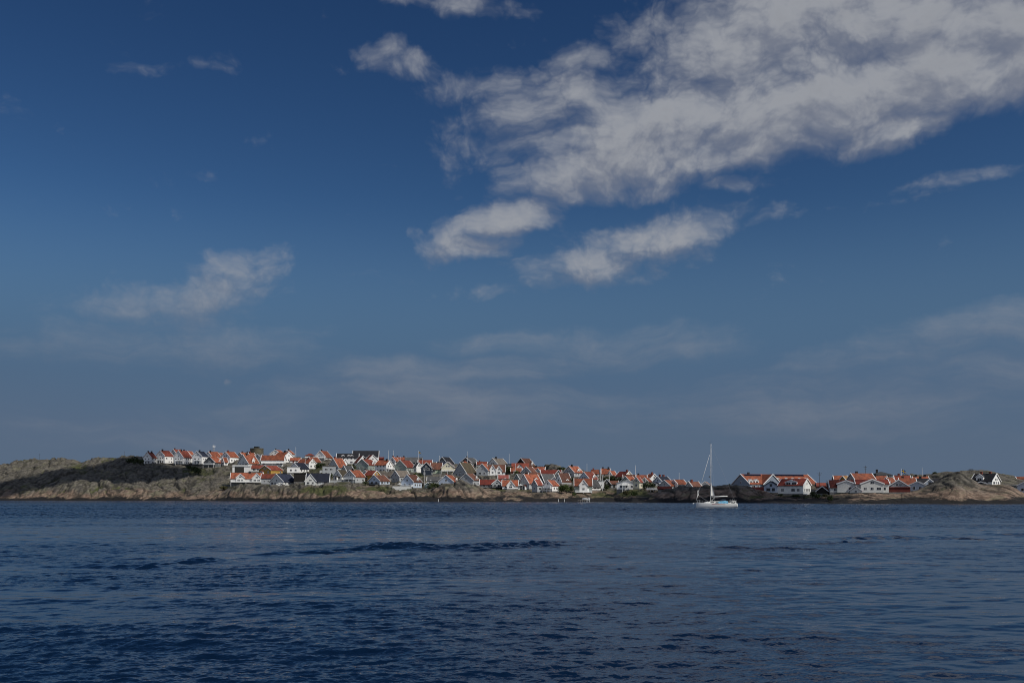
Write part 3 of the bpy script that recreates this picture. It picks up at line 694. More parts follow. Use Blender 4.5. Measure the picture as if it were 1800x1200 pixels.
H_DATA = '''
L 251.5 266 275.5 816 803.5 794.5 red white c=2 bal=3 bx=.3:.95|white house with two chimneys at the left end of the hilltop row
L 274 289.5 305 814.5 800.5 791.5 red white c=1 bal=3 bx=.3:.8|tall white hilltop house with grey gable, second from the left end of the row
L 299 311 325 812 798 789.5 red off c=1 dy=14|white house with the highest ridge of the hilltop row, peeping from behind its neighbours
L 305.5 322 337.5 816 803 791.5 red white c=2 bal=3 bx=.3:.9|white hilltop house with two dark chimneys and long red roof, mid row
L 322 337 344.5 813 801 792.5 orange white c=0 dy=12|bright orange roof with white edge line standing behind the middle of the hilltop row
L 338 354.5 367 816 801 793 navy white c=1 bal=3 bx=.3:.9|white hilltop house with blue-black roof left of the telecom mast
L 360 373 389 812 802.5 793.5 orange white c=1 dy=12|white house with orange roof directly below the telecom mast
L 358.5 378 391.5 821 812 802 orange dkgrey c=0 k=1 d=1 dw=1.4 dh=1.6 st bal=2.2|dark grey gabled house with big orange roof below the telecom mast
L 389.5 394 400.5 818 810.5 804 orange white c=0 n=cottage|tiny white cottage with white gable boards right of the dark grey gabled house
L 379 386 394.5 806 799.5 795.5 orange off c=1 dy=8|orange roof with one chimney peeping out between two hilltop houses right of the mast
L 389 404 419.5 814 802.5 793.5 orange white c=1|white hilltop house with orange roof and black chimney, last before the houses drop downhill
L 417 427 444 806 801 795 orange off c=2 dy=5|orange roofed house with two chimneys left of the round stone tower
L 418 436.5 456 819 813.5 798.5 orange off c=1 k=1 d=1 dw=2.4 deck=.4 dk dpos=.5|large orange roof with white dormer above the white garage wall
L 433 440 450 806 801 795.5 orange off c=1|small orange roof immediately left of the round stone tower
B 409 441 441 831 820 819 grey white nw dp=5 n=garage wd=0 bigdoor|white garage with wide dark opening under the large orange dormer house
L 447 458.5 466 812 803 798 slate off c=0 k=1|pale house with grey roof directly below the round stone tower
L 474 494 503 802 797.5 790.5 orange white c=1 dy=8|gabled house with orange roof on the skyline right of the stone tower
F 459 499 499 820 808 800 orange white c=0 dp=8 wd=1 bal=2.6 rot=-5|wide two storey white house with balconies below the stone tower
R 481 500 516 813 802 794 orange white c=1|white house with red-orange roof and bright gable above the wide two storey house
L 497 512 518 804 797 791 orange off c=1 dy=8|pale skyline gable with chimney behind the house with bright white gable
F 510 528 528 814 809 804.5 orange white c=0 dp=6|low orange roofed house with white wall right of the bright white gable
R 522 543 555.5 824 814 806.5 orange white c=1 wd=.7|white gabled house with red-orange roof beside the dark bush on the slope
H 536 553 553 805 800.5 796.5 red white c=0 dp=7 n=pavilion|small pavilion with hipped red roof on the skyline
L 536 550 564.5 818 811 803 orange white c=0 dy=6|orange roofed house right below the hipped red pavilion
L 455 476 497 834 825.5 818 red yellow c=0 k=1.1 wd=.3|mustard yellow wooden house with dark shaded gable
F 442 464 464 829 822.5 817.5 red off c=0 dp=6|low white house with red roof left of the mustard yellow house
L 509 526 543.5 831 823 813 navy white c=0|white house with dark blue roof behind the white flat roofed extension
B 505 526 526 831.5 820.5 820 grey white dp=5 dy=-6 n=extension_block cat=building wd=1|white flat roofed block with dark windows in front of the dark blue roof
F 406 460 460 849 840.5 831 orange off c=1 cy=.6 dp=8 cg=416:430:839:833,443.5:459:840:832:1.4 deck=.9 dd=2.6|long low orange roofed house with two white front gables above bare rock
F 459.5 484 484 851 840 833 red grey c=0 dp=7|grey house with red roof between the long low house and blue-black roof
L 474 498 522 853.5 846 833 navy off c=0 k=1.15 wd=.8|front row house with large blue-black roof and pale gable
G 485 501 501 855 852 848.5 dkred off c=0 dp=4 dy=-7 n=shed rot=0|low dark red roofed shed in front of the blue-black roof
B 517 560 560 848 832 831 black black dp=7 wd=.5 n=garage|long flat black roofed building under the white house with dark blue roof
F 538 578 578 853.5 845.5 832 navy off c=0 dp=8 cg=537:556:845:833.5:1.6 rot=-4|front row house with blue-black roof and lower grey front gable
L 553 572.5 584.5 809 803 792 orange white c=1 bal=2|big gabled skyline house with orange roof left of the black roofs
L 577 594.5 610 826 820 805 orange grey c=1 k=1.1|grey gabled house with steep orange roof below the black roof with orange dormers
R 590 601 610.5 824 813 806 brown white c=0 dy=6|narrow white gable behind the grey house with steep orange roof
B 567 589 589 836 819 818 taupe grey dp=6 wd=1 bal=2.6 n=sunroom_house cat=house|flat roofed grey house with a strip of large windows and a balcony
F 592 630 630 816 803.5 797 black white c=0 dp=8 dx=603:1.8:1.5:.1,613:1.8:1.5:.1,618:1.8:1.5:.1 dwall=dkred|wide skyline house with black roof and three small red dormers
F 620.5 665 665 812 801.5 792 black white c=0 dp=9 nw|largest black roof on the skyline, framed by white gable boards
R 623 629 647 818 812 801 red white c=0 k=1|left of two white red-roofed gables before the largest black roof
R 641 647 664 816 808 799.5 red white c=0 k=1|right of two white red-roofed gables before the largest black roof
L 625.5 647.5 663 827 816.5 806.5 red sage c=1 d=1 dw=2.6|large grey-green gabled house with red roof and white dormer
R 659 679 690.5 830 816.5 809 orange white c=1 deck=2.5 wd=.9|house with long orange roof and white gable with one arched window
L 685 695 702 817 810 803.5 orange white c=1|small white gable on the skyline below the two flagpoles
F 665 674 674 811 805.5 803.5 dkred dkred c=0 dp=5 nt nw n=shed|dark red shed on the skyline right of the largest black roof
L 586 600.5 614.5 843.5 836 826 moss off c=0|house with mossy green-brown roof left of the bright orange front house
L 605 624.5 642 849 837 826 orange grey c=1 bal=2.7 bx=.1:.95|front house with bright orange roof and sunlit white side wall above the grassy bank
L 636 648 656 840 832.5 826.5 red grey c=1|small grey gable with red roof above the mustard yellow gabled house
R 640 655.5 669 846 834.5 827 red yellow c=0|mustard yellow house with pale yellow gable in the second row
L 648 667.5 685.5 853 844.5 835 brown blue c=0 deck=.6 dd=2 dk|front house with pale blue gable and rusty brown roof
L 688 702 722 848 837 827 taupe grey c=0|grey house with grey-brown roof behind the front house with glazed veranda
L 692 714.5 731 830 820.5 808.5 red sage c=0|grey-green gabled house with bright red roof below the flag
R 727 732 741 831 820 813 slate white c=0 k=1|narrow white gable attached to the house with bright red roof
F 694 713 713 812 807.5 803.5 orange white c=2 dp=6|low orange roof with two chimneys on the skyline right of the two flagpoles
F 712 742 742 818 812 803.5 slate dkgrey c=0 dp=9 dt|long dark slate roof on the skyline crossed by the flagpole with flag
F 735 759 759 820 814 808.5 red white c=1 dp=7|red roof with black chimney on the skyline right of the flag
G 740 758.5 758.5 836 822 812.5 brown navy c=0 k=1 wd=.8|dark blue gabled house with white gable boards
F 757 777 777 833 824 813.5 brown green c=0 dp=7|pale green house with brown roof between the dark blue and pale yellow gables
L 769 785.5 798 820 813 803 black dkgrey c=0|steep black roofed house on the skyline with white gable boards
F 768 786 786 824 818.5 812 navy dkgrey c=0 dp=6|dark blue roof directly below the steep black skyline house
G 776 798.5 798.5 834 821 811.5 brown cream c=0 bal=2.5 wd=1|pale yellow gabled house with long balcony
L 808 829.5 843 820 813 804 slate dkgrey c=1|wide dark skyline house with slate roof behind a white flagpole
L 797 820 838.5 838 831 813 moss grey c=0 k=1.1|grey gabled house with very long mossy brown roof
L 807 820 833 823 819 811.5 orange off c=1 dy=8|orange roof behind the very long mossy brown roof
L 837.5 857.5 865 837 826 815 orange grey c=0|plain grey gable with orange edge beside the white house with terrace
F 838 856 856 820 816 811.5 red off c=1 dp=7|low red roof on the skyline behind the plain grey gable
L 705 726.5 741.5 858 846 834 brown blue c=0 d=1 dw=2.6 deck=1.2 dd=2|front house with pale blue glazed veranda, brown roof and white dormer
F 751 776 776 850 844.5 838 slate grey c=0 dp=7|grey house with slate roof behind the tall white flagpole of the middle shore
G 747.5 756.5 756.5 858 851 848 slate teal c=0 dp=4 n=shed|small teal shed beside the dark round bushes
L 771 797 808 856 846 835 orange blue c=1 d=1 dw=3|blue-grey house with blue windows and orange roof half hidden by the rock dome
L 807 831.5 843.5 856 843 832 brown grey c=0 d=1 dw=2.6|large grey gabled house with brown roof right of the rock dome
F 843.5 883 883 858 851 843 dkred grey c=0 dp=7 cg=865:883:850:842.5:1.0 deck=.5 dk dd=2|low grey shore house with long dark red roof and white front gable
L 857 875 892.5 822 815.5 805 taupe off c=1|skyline house with grey-tan roof left of the white flagpole
F 857 888 888 836 828.5 817 brown white c=0 dp=8 cg=861:871:825:817:1,872:882:826:819:1 deck=.5 dd=2.4 bx=.0:.75|white house with two gables and a white terrace above bare rock
B 889 903 903 821 815.5 815 black dkgrey dp=6 n=shed wd=.5|dark flat roofed shed on the skyline beside the white flagpole
L 905 926 941 824 818 805 brown black c=0 d=1 dw=2.2 dpos=.7|big black gabled house on the skyline
F 900 929 929 830 823 814 red white c=0 dp=7 cg=908:919:821:815.5:.8 nt|red roofed house with one white gable window in front of the big black gable
F 898 917 917 833 828 822.5 orange dkred c=0 dp=5 dy=-4|low orange roof beside the dark tree below the big black gable
L 916 933 943 836 829 820 brown grey c=0|grey gabled house with faded red-brown roof below the big black gable
L 941 950.5 960 833 829 823 red white c=0 k=1|small white gable with round window and red roof
F 937 958 958 829 825.5 820.5 orange white c=1 dp=6|orange skyline roof left of the bare rock knob
F 951 987 987 838 834 826 dkred dkgrey c=0 dp=7 cg=976:987:833:826:.5|long dark brown-red roof with one white edged gable
L 946 957 978 852 846 833 slate dkgrey c=0|slate roofed house between the big orange roof and the trees
L 976 987.5 1005 851 845.5 831.5 brown white c=0 d=1 dw=1.6 dh=1.2 dpos=.6|house with large plain brown roof and white wall above the dark trees
F 876 894 894 846 840.5 835 pink cream c=0 dp=6|small cream house with faded red roof in the second row
F 883 910.5 910.5 860 853 844 orange white c=0 dp=7 cg=891:904.5:853:844.5:1|white shore house with orange roof and sharp central gable with dark blue awning
L 903 914.5 926 851 843 833 slate sage c=0|dark gabled house with grey slate roof behind the sharp central gable
L 912 930 953.5 860 849 833.5 orange grey c=1 k=1.2 d=1 dw=2.4 dpos=.55|biggest bright orange roof of the middle shore, with a small white dormer
L 935 944.5 953.5 865 851.5 843 red grey c=0 k=.9|tall narrow house with sunlit white strip side, grey front and red roof
L 955 970.5 982.5 864 852.5 844 orange white c=0 bal=2.2 bx=.1:.95|white gabled shore house with grey balcony, left of the dark trees
G 968.5 979 979 849 843 839 red white c=0 dp=6|small white gable with red door behind the white gabled shore house
L 991 1009 1024.5 838 829.5 819 orange grey c=1 d=1 dw=2.8|grey gabled orange roofed house with white dormer right of the rock knob
L 1017 1036 1051 847 841 829.5 red blue c=0 d=1 dw=2.4|pale blue gabled house with faded red roof above the big shore villa
F 1040 1053 1053 838 832 825.5 orange white c=1 dp=7 dt|orange roof with dark wall on the skyline right of the dark flagpole
F 1057.5 1073 1073 838 832 823.5 orange white c=2 dp=7|orange skyline roof with two chimneys
L 1068 1076 1084 839 834 827.5 orange white c=0|small white gable with orange roof next to the roof with two chimneys
R 1081 1097.5 1113.5 843 837 828.5 dkred cream c=1|dark red-brown roofed house with cream yellow gable on the skyline
F 1010 1041 1041 866 853 841 orange sage c=0 dp=9 cg=1018.5:1032.5:852:843:1.6 deck=.5 dd=3 gwall=white|shore villa with orange roof, large white central gable and white deck
L 1028 1041 1056 862 855 843 slate white c=0|dark slate roof with white edge lines right of the shore villa
B 1048 1062 1062 860 845 844 grey white dp=7 bal=2.8 wd=1|white cube house with flat pale green roof and balcony
G 1060 1073.5 1073.5 858 850 842 black black c=0 dp=8|black gabled house between the cube house and the wide white house
F 1072 1087 1087 858 850 845 brown grey c=0 dp=6|low grey house left of the wide white two storey house
G 1084 1118.5 1118.5 861 849 844 grey white c=0 dp=9 wd=1 bal=2.7 bx=.3:.6 nt|wide white two storey house with very low pitched roof above the stony bank
L 1092 1107 1119 850 845 837 orange sage c=1|grey-green gable with orange roof behind the wide white two storey house
L 1113 1124 1129.5 859 846 838.5 red cream c=0|cream gabled house at the right end of the wide white house
F 1119 1137 1137 849 842 835 orange white c=1 dp=7|orange roof with black chimney behind the cream gable
L 1127 1139.5 1146 855 846 839.5 orange cream c=0|cream gabled house beside the dark tree near the footbridge
R 1134 1143.5 1156.5 849 840.5 833 orange white c=1|white gable facing the sun, left of the blue-black roof
L 1148 1164 1180.5 856 846 837.5 navy blue c=2|blue-grey house with blue-black roof on the low skyline
L 1158 1178 1192 861 853 844 orange grey c=0|grey gable with long orange roof just above the dark headland
F 1157 1180 1180 862 858.5 855 red dkred c=0 dp=4 dy=-8 n=shed nw nt|long low red roofed shed at the left edge of the dark headland
L 1179 1191 1207 860 850 843 orange white c=0|white house with orange roof behind the dark headland, under a white flagpole
L 1205 1217 1233 861 854 846.5 brown grey c=1|grey gable with rusty roof behind the dark headland left of the sailing boat mast
G 1225 1253 1253 860.5 857.5 846.5 brown white c=0 dp=9|low house with wide brown roof and white gable behind the sailing boat mast
L 1286 1318 1438.5 861 850 833 orange bluegrey c=1 cy=.12 k=2.2 cg=1340:1371:850:833.5:1.5 dx=1322:2.2:2.2:0.05,1332:2.2:2.2:0.05,1376:1.4:1.2:.42,1391:1.4:1.2:.42,1403:1.4:1.2:.42,1415:1.4:1.2:.42,1427:1.4:1.2:.42 dome solar=1322:1352,1368:1430 n=hotel cat=building wd=1|very long building with orange roof, dark solar strip and row of white domed dormers
F 1311 1344 1344 868 863.5 856.5 dkred white c=0 dp=5 nw|low dark red roof in front of the very long building
G 1343 1367 1367 867 854 846 navy blue c=0 dp=7 dt wd=.8|pale blue gabled house with dark blue gable boards and arched window
R 1367 1411.5 1425.5 869 852.5 841.5 dkred off c=0 d=1 dw=5.4 dh=2.4 deck=.3 dpos=.48 wd=1|big white seaside house with dark red roof and wide glazed dormer
L 1436 1455 1462.5 869 862.5 855 red black c=0|black boathouse with orange side roof in the gap between the two rocks
F 1436 1452 1452 858 853.5 849 red dkred c=0 dp=5 dt|pair of small dark red buildings behind the black boathouse
F 1460 1508 1508 866.5 856 844 red off c=0 dp=9 cg=1472:1502:850:844.5:.6 wd=1|white house with red roof and recessed balcony under a wide low gable
F 1467 1489 1489 847 842 836 orange grey c=0 dp=7|low orange roof behind the house with recessed balcony
L 1477 1487 1497 850 843 837 yellowroof yellow c=0 k=.8|ochre edged gable behind the house with recessed balcony
L 1488 1504 1540 852 844 832 orange grey c=1 cy=.3 k=1.5|large bright orange roof with tall black chimney and white edge lines
F 1536 1559 1559 851 843.5 836.5 orange white c=1 dp=7|orange roofed wing with brick chimney right of the tall black chimney roof
L 1494 1514.5 1521.5 867.5 862 854.5 red off c=0|small grey-white gable with red roof in front of the wide light grey gable
F 1506 1561 1561 867 850 843 dkred off c=0 dp=8 cg=1513:1551:850:842.5:2 wd=1|house with widest light grey front gable and red roof wings
H 1533 1568 1568 842 834 828.5 slate grey c=1 dp=10|dark hipped roof house highest on the right hand skyline
L 1552 1563.5 1574.5 856 847 839.5 orange white c=0|white edged orange roof squeezed between wide grey gable and dark red shed
F 1574 1600 1600 848 842 836 red white c=1 dp=7|red roof at the foot of the flagpole with dark flag
F 1583 1610 1610 856 851 840.5 orange white c=1 dp=7|orange roof behind the grey gable with the dark red shed
G 1562 1597.5 1597.5 866 855 843.5 slate grey c=0 dp=9 wd=.9 rot=0|grey gabled house behind the long dark red shed on the right hand shore
B 1560.5 1599 1599 866.5 856 855.5 dkred dkred dp=2.5 dy=-4 wd=.3 n=shed|long dark red boarded shed against the grey gable near the rock hill
G 1598 1626 1626 864 853 846.5 slate blue c=0 dp=9|pale house with two blue windows at the foot of the rock hill
F 1604 1660 1660 857 848.5 841 black blue c=1 dp=8 cg=1624:1643:850:842:1.4|long black roof with pale front gable disappearing behind the rock hill
F 1607 1632 1632 846 842.5 837.5 orange white c=2 dp=7|orange roof with chimneys on the skyline left of the rock hill
R 1706 1744 1758.5 854 845 832.5 black white c=2 cy=.3 d=1 dw=3.5 dh=3.4|black roofed house with white gable standing right of the rock hill
G 1715 1733 1733 856 850 847 black navy c=0 dp=4 dy=-5 rot=0 n=porch_house cat=house|low dark fronted annex with white gable boards before the black roofed house
B 1781 1793 1793 861 853 852 grey dkgrey dp=5 wd=.8 n=shed|small dark grey flat roofed building at the far right
G 1790 1820 1820 868 853 845 navy blue c=0 dp=9|pale blue house cut by the right edge of the picture
F 1789 1806 1806 845 842 838 orange white c=0 dp=7|small orange roof on the far ridge at the right edge
L 600 609 622 833 826 818 slate grey c=0|slate roofed house half hidden between the grassy patch and the mossy roof
F 668 690 690 843 837.5 831 taupe grey c=0 dp=6|grey-brown roof between the mustard yellow house and the glazed veranda house
F 1096 1118 1118 845 840 834.5 brown white c=0 dp=6 dy=6|brown roof behind the grey-green gable on the right of the town
F 930 950 950 842 837.5 831 brown grey c=0 dp=6 dy=3|brown roof just above the biggest bright orange roof
'''
def build_houses():
    ROOF['yellowroof'] = ('ochre_tile', (.30, .17, .05), (.2, .11, .04))
    for ln in H_DATA.strip().split('\n'): house(ln)
# ------------------------------------------------------------------ props on the island
def at(px, py, off=0.):
    Y = float(base_Y(px, py)) + off; s = F / Y
    return Vector(((px - 900) / s, Y, H - (py - HZ) / s)), s
def obj_at(mb, name, m, loc, parent=None):
    o = mb.obj(name, m, parent); o.location = loc; return o
m_flagb = mat('flag_blue', (.02, .06, .20)); m_flagy = mat('flag_yellow', (.60, .42, .03)); m_dpole = mat('dark_pole', (.06, .055, .05))
POLES = [ # px, base, top, kind, flag, label
 (520, 806, 786, 'w', 0, 'white flagpole on the skyline right of the two pale gables with chimneys'),
 (536.5, 826, 807, 'w', 0, 'white flagpole in front of the dark blue roof above the flat white block'),
 (683, 812, 791.5, 'w', 0, 'left one of the two bare white flagpoles standing side by side on the skyline'),
 (691.5, 812, 791.5, 'w', 0, 'right one of the two bare white flagpoles standing side by side on the skyline'),
 (703.5, 826, 803, 'w', 0, 'white flagpole in front of the grey-green gable with bright red roof'),
 (735.5, 822, 792.5, 'w', 1, 'tall white flagpole with a small blue flag above the town skyline'),
 (742.5, 824, 805, 'w', 0, 'short white pole just right of the pole with the small blue flag'),
 (772.5, 822, 801, 'w', 0, 'thin white pole left of the steep black skyline roof'),
 (746.5, 857, 826, 'w', 0, 'tall white flagpole beside the small teal shed'),
 (773.5, 849, 828, 'w', 0, 'white flagpole before the pale yellow gabled house'),
 (822, 822, 793.5, 'w', 0, 'tall white mast in front of the wide slate skyline roof'),
 (837, 834, 808, 'w', 0, 'white flagpole at the end of the long mossy roof'),
 (895, 819, 797.5, 'w', 0, 'white flagpole standing between the taupe roof and the big black gable'),
 (906, 836, 815, 'w', 0, 'thin white pole by the dark tree under the big black gable'),
 (1031.7, 832, 815.5, 'w', 0, 'white flagpole on the skyline left of the orange roof with dark wall'),
 (1055.5, 850, 827, 'w', 0, 'grey pole standing between two orange skyline roofs'),
 (1071.5, 848, 830, 'w', 0, 'white pole in front of the dark hedge near the roof with two chimneys'),
 (1059, 862, 836, 'w', 0, 'white flagpole beside the white cube house'),
 (1117, 836, 818, 'w', 0, 'bare white flagpole on the low skyline right of the cream gable'),
 (1135, 858, 842, 'w', 0, 'white pole before the dark tree by the footbridge'),
 (1193.7, 848, 831.5, 'w', 0, 'white flagpole over the orange roofs behind the dark headland'),
 (1158.5, 842, 830, 'd', 0, 'small leaning dark aerial above the blue-black roof'),
 (69.5, 809, 797, 'd', 0, 'lone thin dark pole on the bare rock ridge at far left'),
 (218.7, 804, 792.5, 'd', 0, 'lone thin dark pole on the ridge left of the hilltop row'),
 (1440.7, 862, 829, 't', 0, 'dark utility pole in the gap right of the long hotel'),
 (1461, 858, 844, 'd', 0, 'short dark pole left of the house with recessed balcony'),
 (1453.5, 858, 843, 'd', 0, 'thin dark mast between the utility pole and the red roofs'),
 (1521.2, 836, 818, 't', 0, 'dark pole rising behind the large orange roof with tall black chimney'),
 (1584.6, 846, 824, 'w', 2, 'white flagpole with a dark blue flag above the orange roofs on the right'),
 (1621, 840, 822, 'w', 0, 'white flagpole just left of the right hand rock hill'),
 (1617, 842, 832, 'd', 0, 'small dark aerial next to the flagpole by the rock hill'),
 (1565, 862, 845, 'w', 0, 'white flagpole between the wide grey gable and the dark red shed'),
 (674.8, 814, 801, 'd', 0, 'dark aerial on the skyline right of the largest black roof'),
]
def build_poles():
    for px, yb, yt, k, fl, lab in POLES:
        p, s = at(px, yb); h = (yb - yt) / s; r = .10 if k != 'd' else .07
        name = {'w': 'flagpole', 'd': 'aerial', 't': 'utility_pole'}[k]
        if 'pole' in lab and k == 'd': name = 'thin_pole'
        root = empty(name, p)
        tag(root, lab, name.replace('_', ' '), 'poles above the town')
        m = MB(); m.tube((0, 0, -1.5), (0, 0, h), r * 1.3, r * .7, 8); m.obj('pole', {'w': m_trim, 'd': m_dpole, 't': m_dpole}[k], root)
        m = MB()
        if k == 'w': m.tube((0, 0, h), (0, 0, h + .18), r * 1.6, r * .8, 8); m.obj('finial', m_trim, root)
        elif k == 't':
            m.box(-.9, .9, -.06, .06, h - .9, h - .75); m.box(-.6, .6, -.06, .06, h - 1.7, h - 1.55)
            for x in (-.8, 0.1, .8): m.tube((x, 0, h - .75), (x, 0, h - .5), .06, .05, 6)
            m.obj('crossarm', m_dpole, root)
        else:
            for i, z in enumerate((.5, .9, 1.3)): m.box(-.7 + .15 * i, .7 - .15 * i, -.03, .03, h - z, h - z + .05)
            m.obj('antenna', m_dpole, root)
        if fl:
            L, W = (2.3, 1.4) if fl == 1 else (2.9, 1.7); nx, nz = 12, 6
            def fp(u, v, o=0.):  # drooping, rippled cloth
                x = .1 + u * L * .78; return (x, .22 * math.sin(u * 7 + v) * u + o, h - .2 - v * W - u * u * 1.0)
            for nm, mm, rects, off in (('flag', m_flagb, [(0, 1, 0, 1)], 0), ('cross', m_flagy, [(0, 1, .40, .60), (.32, .44, 0, 1)], .02)):
                b = MB()
                for (u0, u1, v0, v1) in rects:
                    for sgn in (1, -1):
                        vs = []; fs = []
                        for i in range(nx + 1):
                            for j in range(nz + 1): vs.append(fp(u0 + (u1 - u0) * i / nx, v0 + (v1 - v0) * j / nz, sgn * (.012 + off)))
                        for i in range(nx):
                            for j in range(nz):
                                a = i * (nz + 1) + j; fs.append((a, a + 1, a + nz + 2, a + nz + 1))
                        b.add(vs, fs)
                        if off: continue
                if nm == 'flag': fo = b.obj('flag', mm, root)
                else: b.obj('cross', mm, fo)
# ---- trees and bushes
m_bark = mat('bark', (.07, .055, .04), (.04, .032, .024))
def leafmat(name, c1, c2):
    m, nt, b = mat_new(name); geo = nt.nodes.new('ShaderNodeNewGeometry')
    r = geo.outputs['Random Per Island']; c = mixc(nt, r, c1, c2); nt.links.new(c, b.inputs['Base Color']); b.inputs['Roughness'].default_value = .75
    b.inputs['Specular IOR Level'].default_value = .15
    return m
LEAF = [leafmat('dark_foliage', (.022, .034, .014), (.048, .062, .022)), leafmat('green_foliage', (.040, .062, .018), (.085, .105, .035)), leafmat('olive_foliage', (.045, .045, .020), (.085, .080, .035))]
TREES = [ # px, base, top, width px, colour, kind, label
 (238, 817, 802, 13, 0, 's', 'dark bushes at the left end of the hilltop house row'),
 (247, 818, 806, 12, 0, 's', 'dark bush hard against the first white hilltop house'),
 (228, 815, 805, 12, 0, 's', 'outermost low dark bush left of the hilltop row'),
 (342, 831, 819, 14, 0, 's', 'dark green shrub on the rocks below the middle of the hilltop row'),
 (350, 835, 821, 12, 0, 's', 'dark green shrub lower right below the telecom mast house'),
 (333, 826, 817, 10, 0, 's', 'low dark shrub just under the hilltop fence'),
 (394, 860, 853, 14, 2, 's', 'olive bush left of the white deck of the long low house'),
 (559, 825, 813, 12, 0, 't', 'dark round tree right of the white gable in the upper slope'),
 (567, 824, 813, 9, 0, 't', 'narrower dark tree beside the round one on the upper slope'),
 (614, 826, 815, 14, 2, 's', 'olive bush left of the large grey-green gable'),
 (622, 827, 817, 8, 0, 's', 'dark bush touching the large grey-green gable'),
 (583, 842, 832, 8, 1, 's', 'green bush under the flat roofed glazed house'),
 (577, 848, 838, 9, 0, 's', 'dark shrub left of the mossy roofed house'),
 (642, 852, 845, 9, 0, 's', 'dark bush between the bright orange front house and the pale blue one'),
 (731, 837, 829.5, 9, 1, 's', 'round green bush below the narrow white gable'),
 (739, 840, 830, 8, 0, 's', 'dark bush left of the dark blue gabled house'),
 (760, 858, 847.5, 12, 1, 's', 'round green bush beside the teal shed'),
 (768, 859, 849, 12, 0, 's', 'round dark bush by the rock dome'),
 (755, 860, 853, 9, 0, 's', 'low bush in front of the teal shed'),
 (889, 833, 817, 13, 0, 't', 'dark tree right of the white house with terrace'),
 (897, 832, 818, 12, 0, 't', 'dark tree below the white flagpole between taupe and black roofs'),
 (907, 836, 826, 9, 1, 's', 'green bush below the red roofed house'),
 (943, 824, 817.5, 11, 0, 's', 'dark bush on the skyline left of the bare rock knob'),
 (951, 824, 819, 9, 0, 's', 'small dark bush touching the bare rock knob'),
 (965, 821, 818, 6, 0, 's', 'tiny bush on the skyline rock knob'),
 (986, 828, 820.5, 13, 0, 's', 'dark bush at the right foot of the skyline rock knob'),
 (986, 867, 851, 13, 1, 't', 'left one of the green trees beside the white gabled shore house'),
 (996, 868, 849.5, 13, 1, 't', 'middle one of the green trees on the shore'),
 (1004, 866, 852, 11, 0, 't', 'right one of the shore trees, dark, beside the villa'),
 (1008, 850, 838, 10, 0, 't', 'dark tree above the shore trees'),
 (1010, 872, 864, 9, 1, 's', 'low green bush left of the white villa deck'),
 (1066, 861, 850, 11, 0, 't', 'dark tree between cube house and wide white house'),
 (1066, 845, 836.5, 12, 0, 't', 'dark hedge tree under the roof with two chimneys'),
 (1077, 847, 836, 13, 0, 't', 'second dark hedge tree under the roof with two chimneys'),
 (1088, 848, 838, 12, 0, 't', 'dark hedge tree left of the grey-green gable'),
 (1113, 872, 863, 14, 1, 's', 'yellow green bush on the bank below the wide white house'),
 (1101, 870, 862, 12, 2, 's', 'olive bush on the stony bank'),
 (1133, 862, 849, 9, 0, 't', 'dark tree left of the footbridge'),
 (1143, 862, 843.5, 14, 0, 't', 'broad dark tree in front of the sun-facing white gable'),
 (1177, 850, 846, 10, 2, 's', 'low olive bush on top of the dark headland'),
 (1196, 861, 857.5, 9, 0, 's', 'dark bush on the headland under the white flagpole'),
 (1264, 860, 856, 14, 0, 's', 'dark low bush on the headland right of the sailing boat mast'),
 (1273, 860, 857, 9, 0, 's', 'small dark bush on the headland left of the hotel'),
 (1284, 861, 850, 9, 0, 't', 'dark tree at the left corner of the hotel'),
 (1428, 874, 862, 9, 0, 's', 'dark shrub at the right corner of the big white seaside house'),
 (1437, 877, 866, 12, 0, 's', 'dark shrub in front of the black boathouse'),
 (1459, 881, 869, 12, 0, 's', 'black green bush on the shore below the red roofed balcony house'),
 (1449, 873, 867, 9, 2, 's', 'olive bush by the black boathouse'),
 (1352, 870, 865.5, 11, 0, 's', 'dark bush under the pale blue arched window house'),
 (1372, 872, 867.5, 10, 0, 's', 'dark bush under the left end of the white seaside deck'),
 (1400, 873, 869.5, 16, 0, 's', 'dark hedge below the white seaside deck'),
 (1643, 833, 829, 6, 0, 's', 'small dark bush on the ridge left of the rock hill'),
 (1684, 834, 829, 8, 0, 's', 'dark bush on the very top of the rock hill'),
 (1701, 846, 838, 5, 0, 's', 'dark juniper between the rock hill and the black roofed house'),
 (1592, 862, 852, 6, 0, 's', 'dark bush between the dark red shed and the pale house'),
]
def leafy(name, rs, wid, hgt, lf, n):
    v = []; f = []
    lumps = [(rs.uniform(-.32, .32) * wid, rs.uniform(-.32, .32) * wid, hgt * rs.uniform(.35, .72), rs.uniform(.24, .36) * wid) for _ in range(6)]
    lumps.append((0, 0, hgt * .5, wid * .38)); size = max(.22, min(.6, wid * .085))
    for i in range(n):
        lx, ly, lz, lr = rs.choice(lumps)
        a = rs.uniform(0, 2 * math.pi); b = math.asin(rs.uniform(-.75, 1)); r = lr * rs.uniform(.7, 1.08)
        c = Vector((lx + r * math.cos(a) * math.cos(b), ly + r * math.sin(a) * math.cos(b), lz + r * math.sin(b) * min(1.2, hgt / wid)))
        c.z = min(max(c.z, .12 * hgt), hgt)
        d = Vector((rs.gauss(0, 1), rs.gauss(0, 1), rs.gauss(0, 1))).normalized(); e = d.orthogonal().normalized() * size * rs.uniform(.6, 1.3); g = d.cross(e).normalized() * size * rs.uniform(.5, 1)
        k = len(v); v += [c - e, c - g * .8, c + e, c + g]; f.append((k, k + 1, k + 2, k + 3))
    me = bpy.data.meshes.new(name); me.from_pydata([tuple(x) for x in v], [], f); me.materials.append(LEAF[lf])
    o = bpy.data.objects.new(name, me); COL.objects.link(o); return o
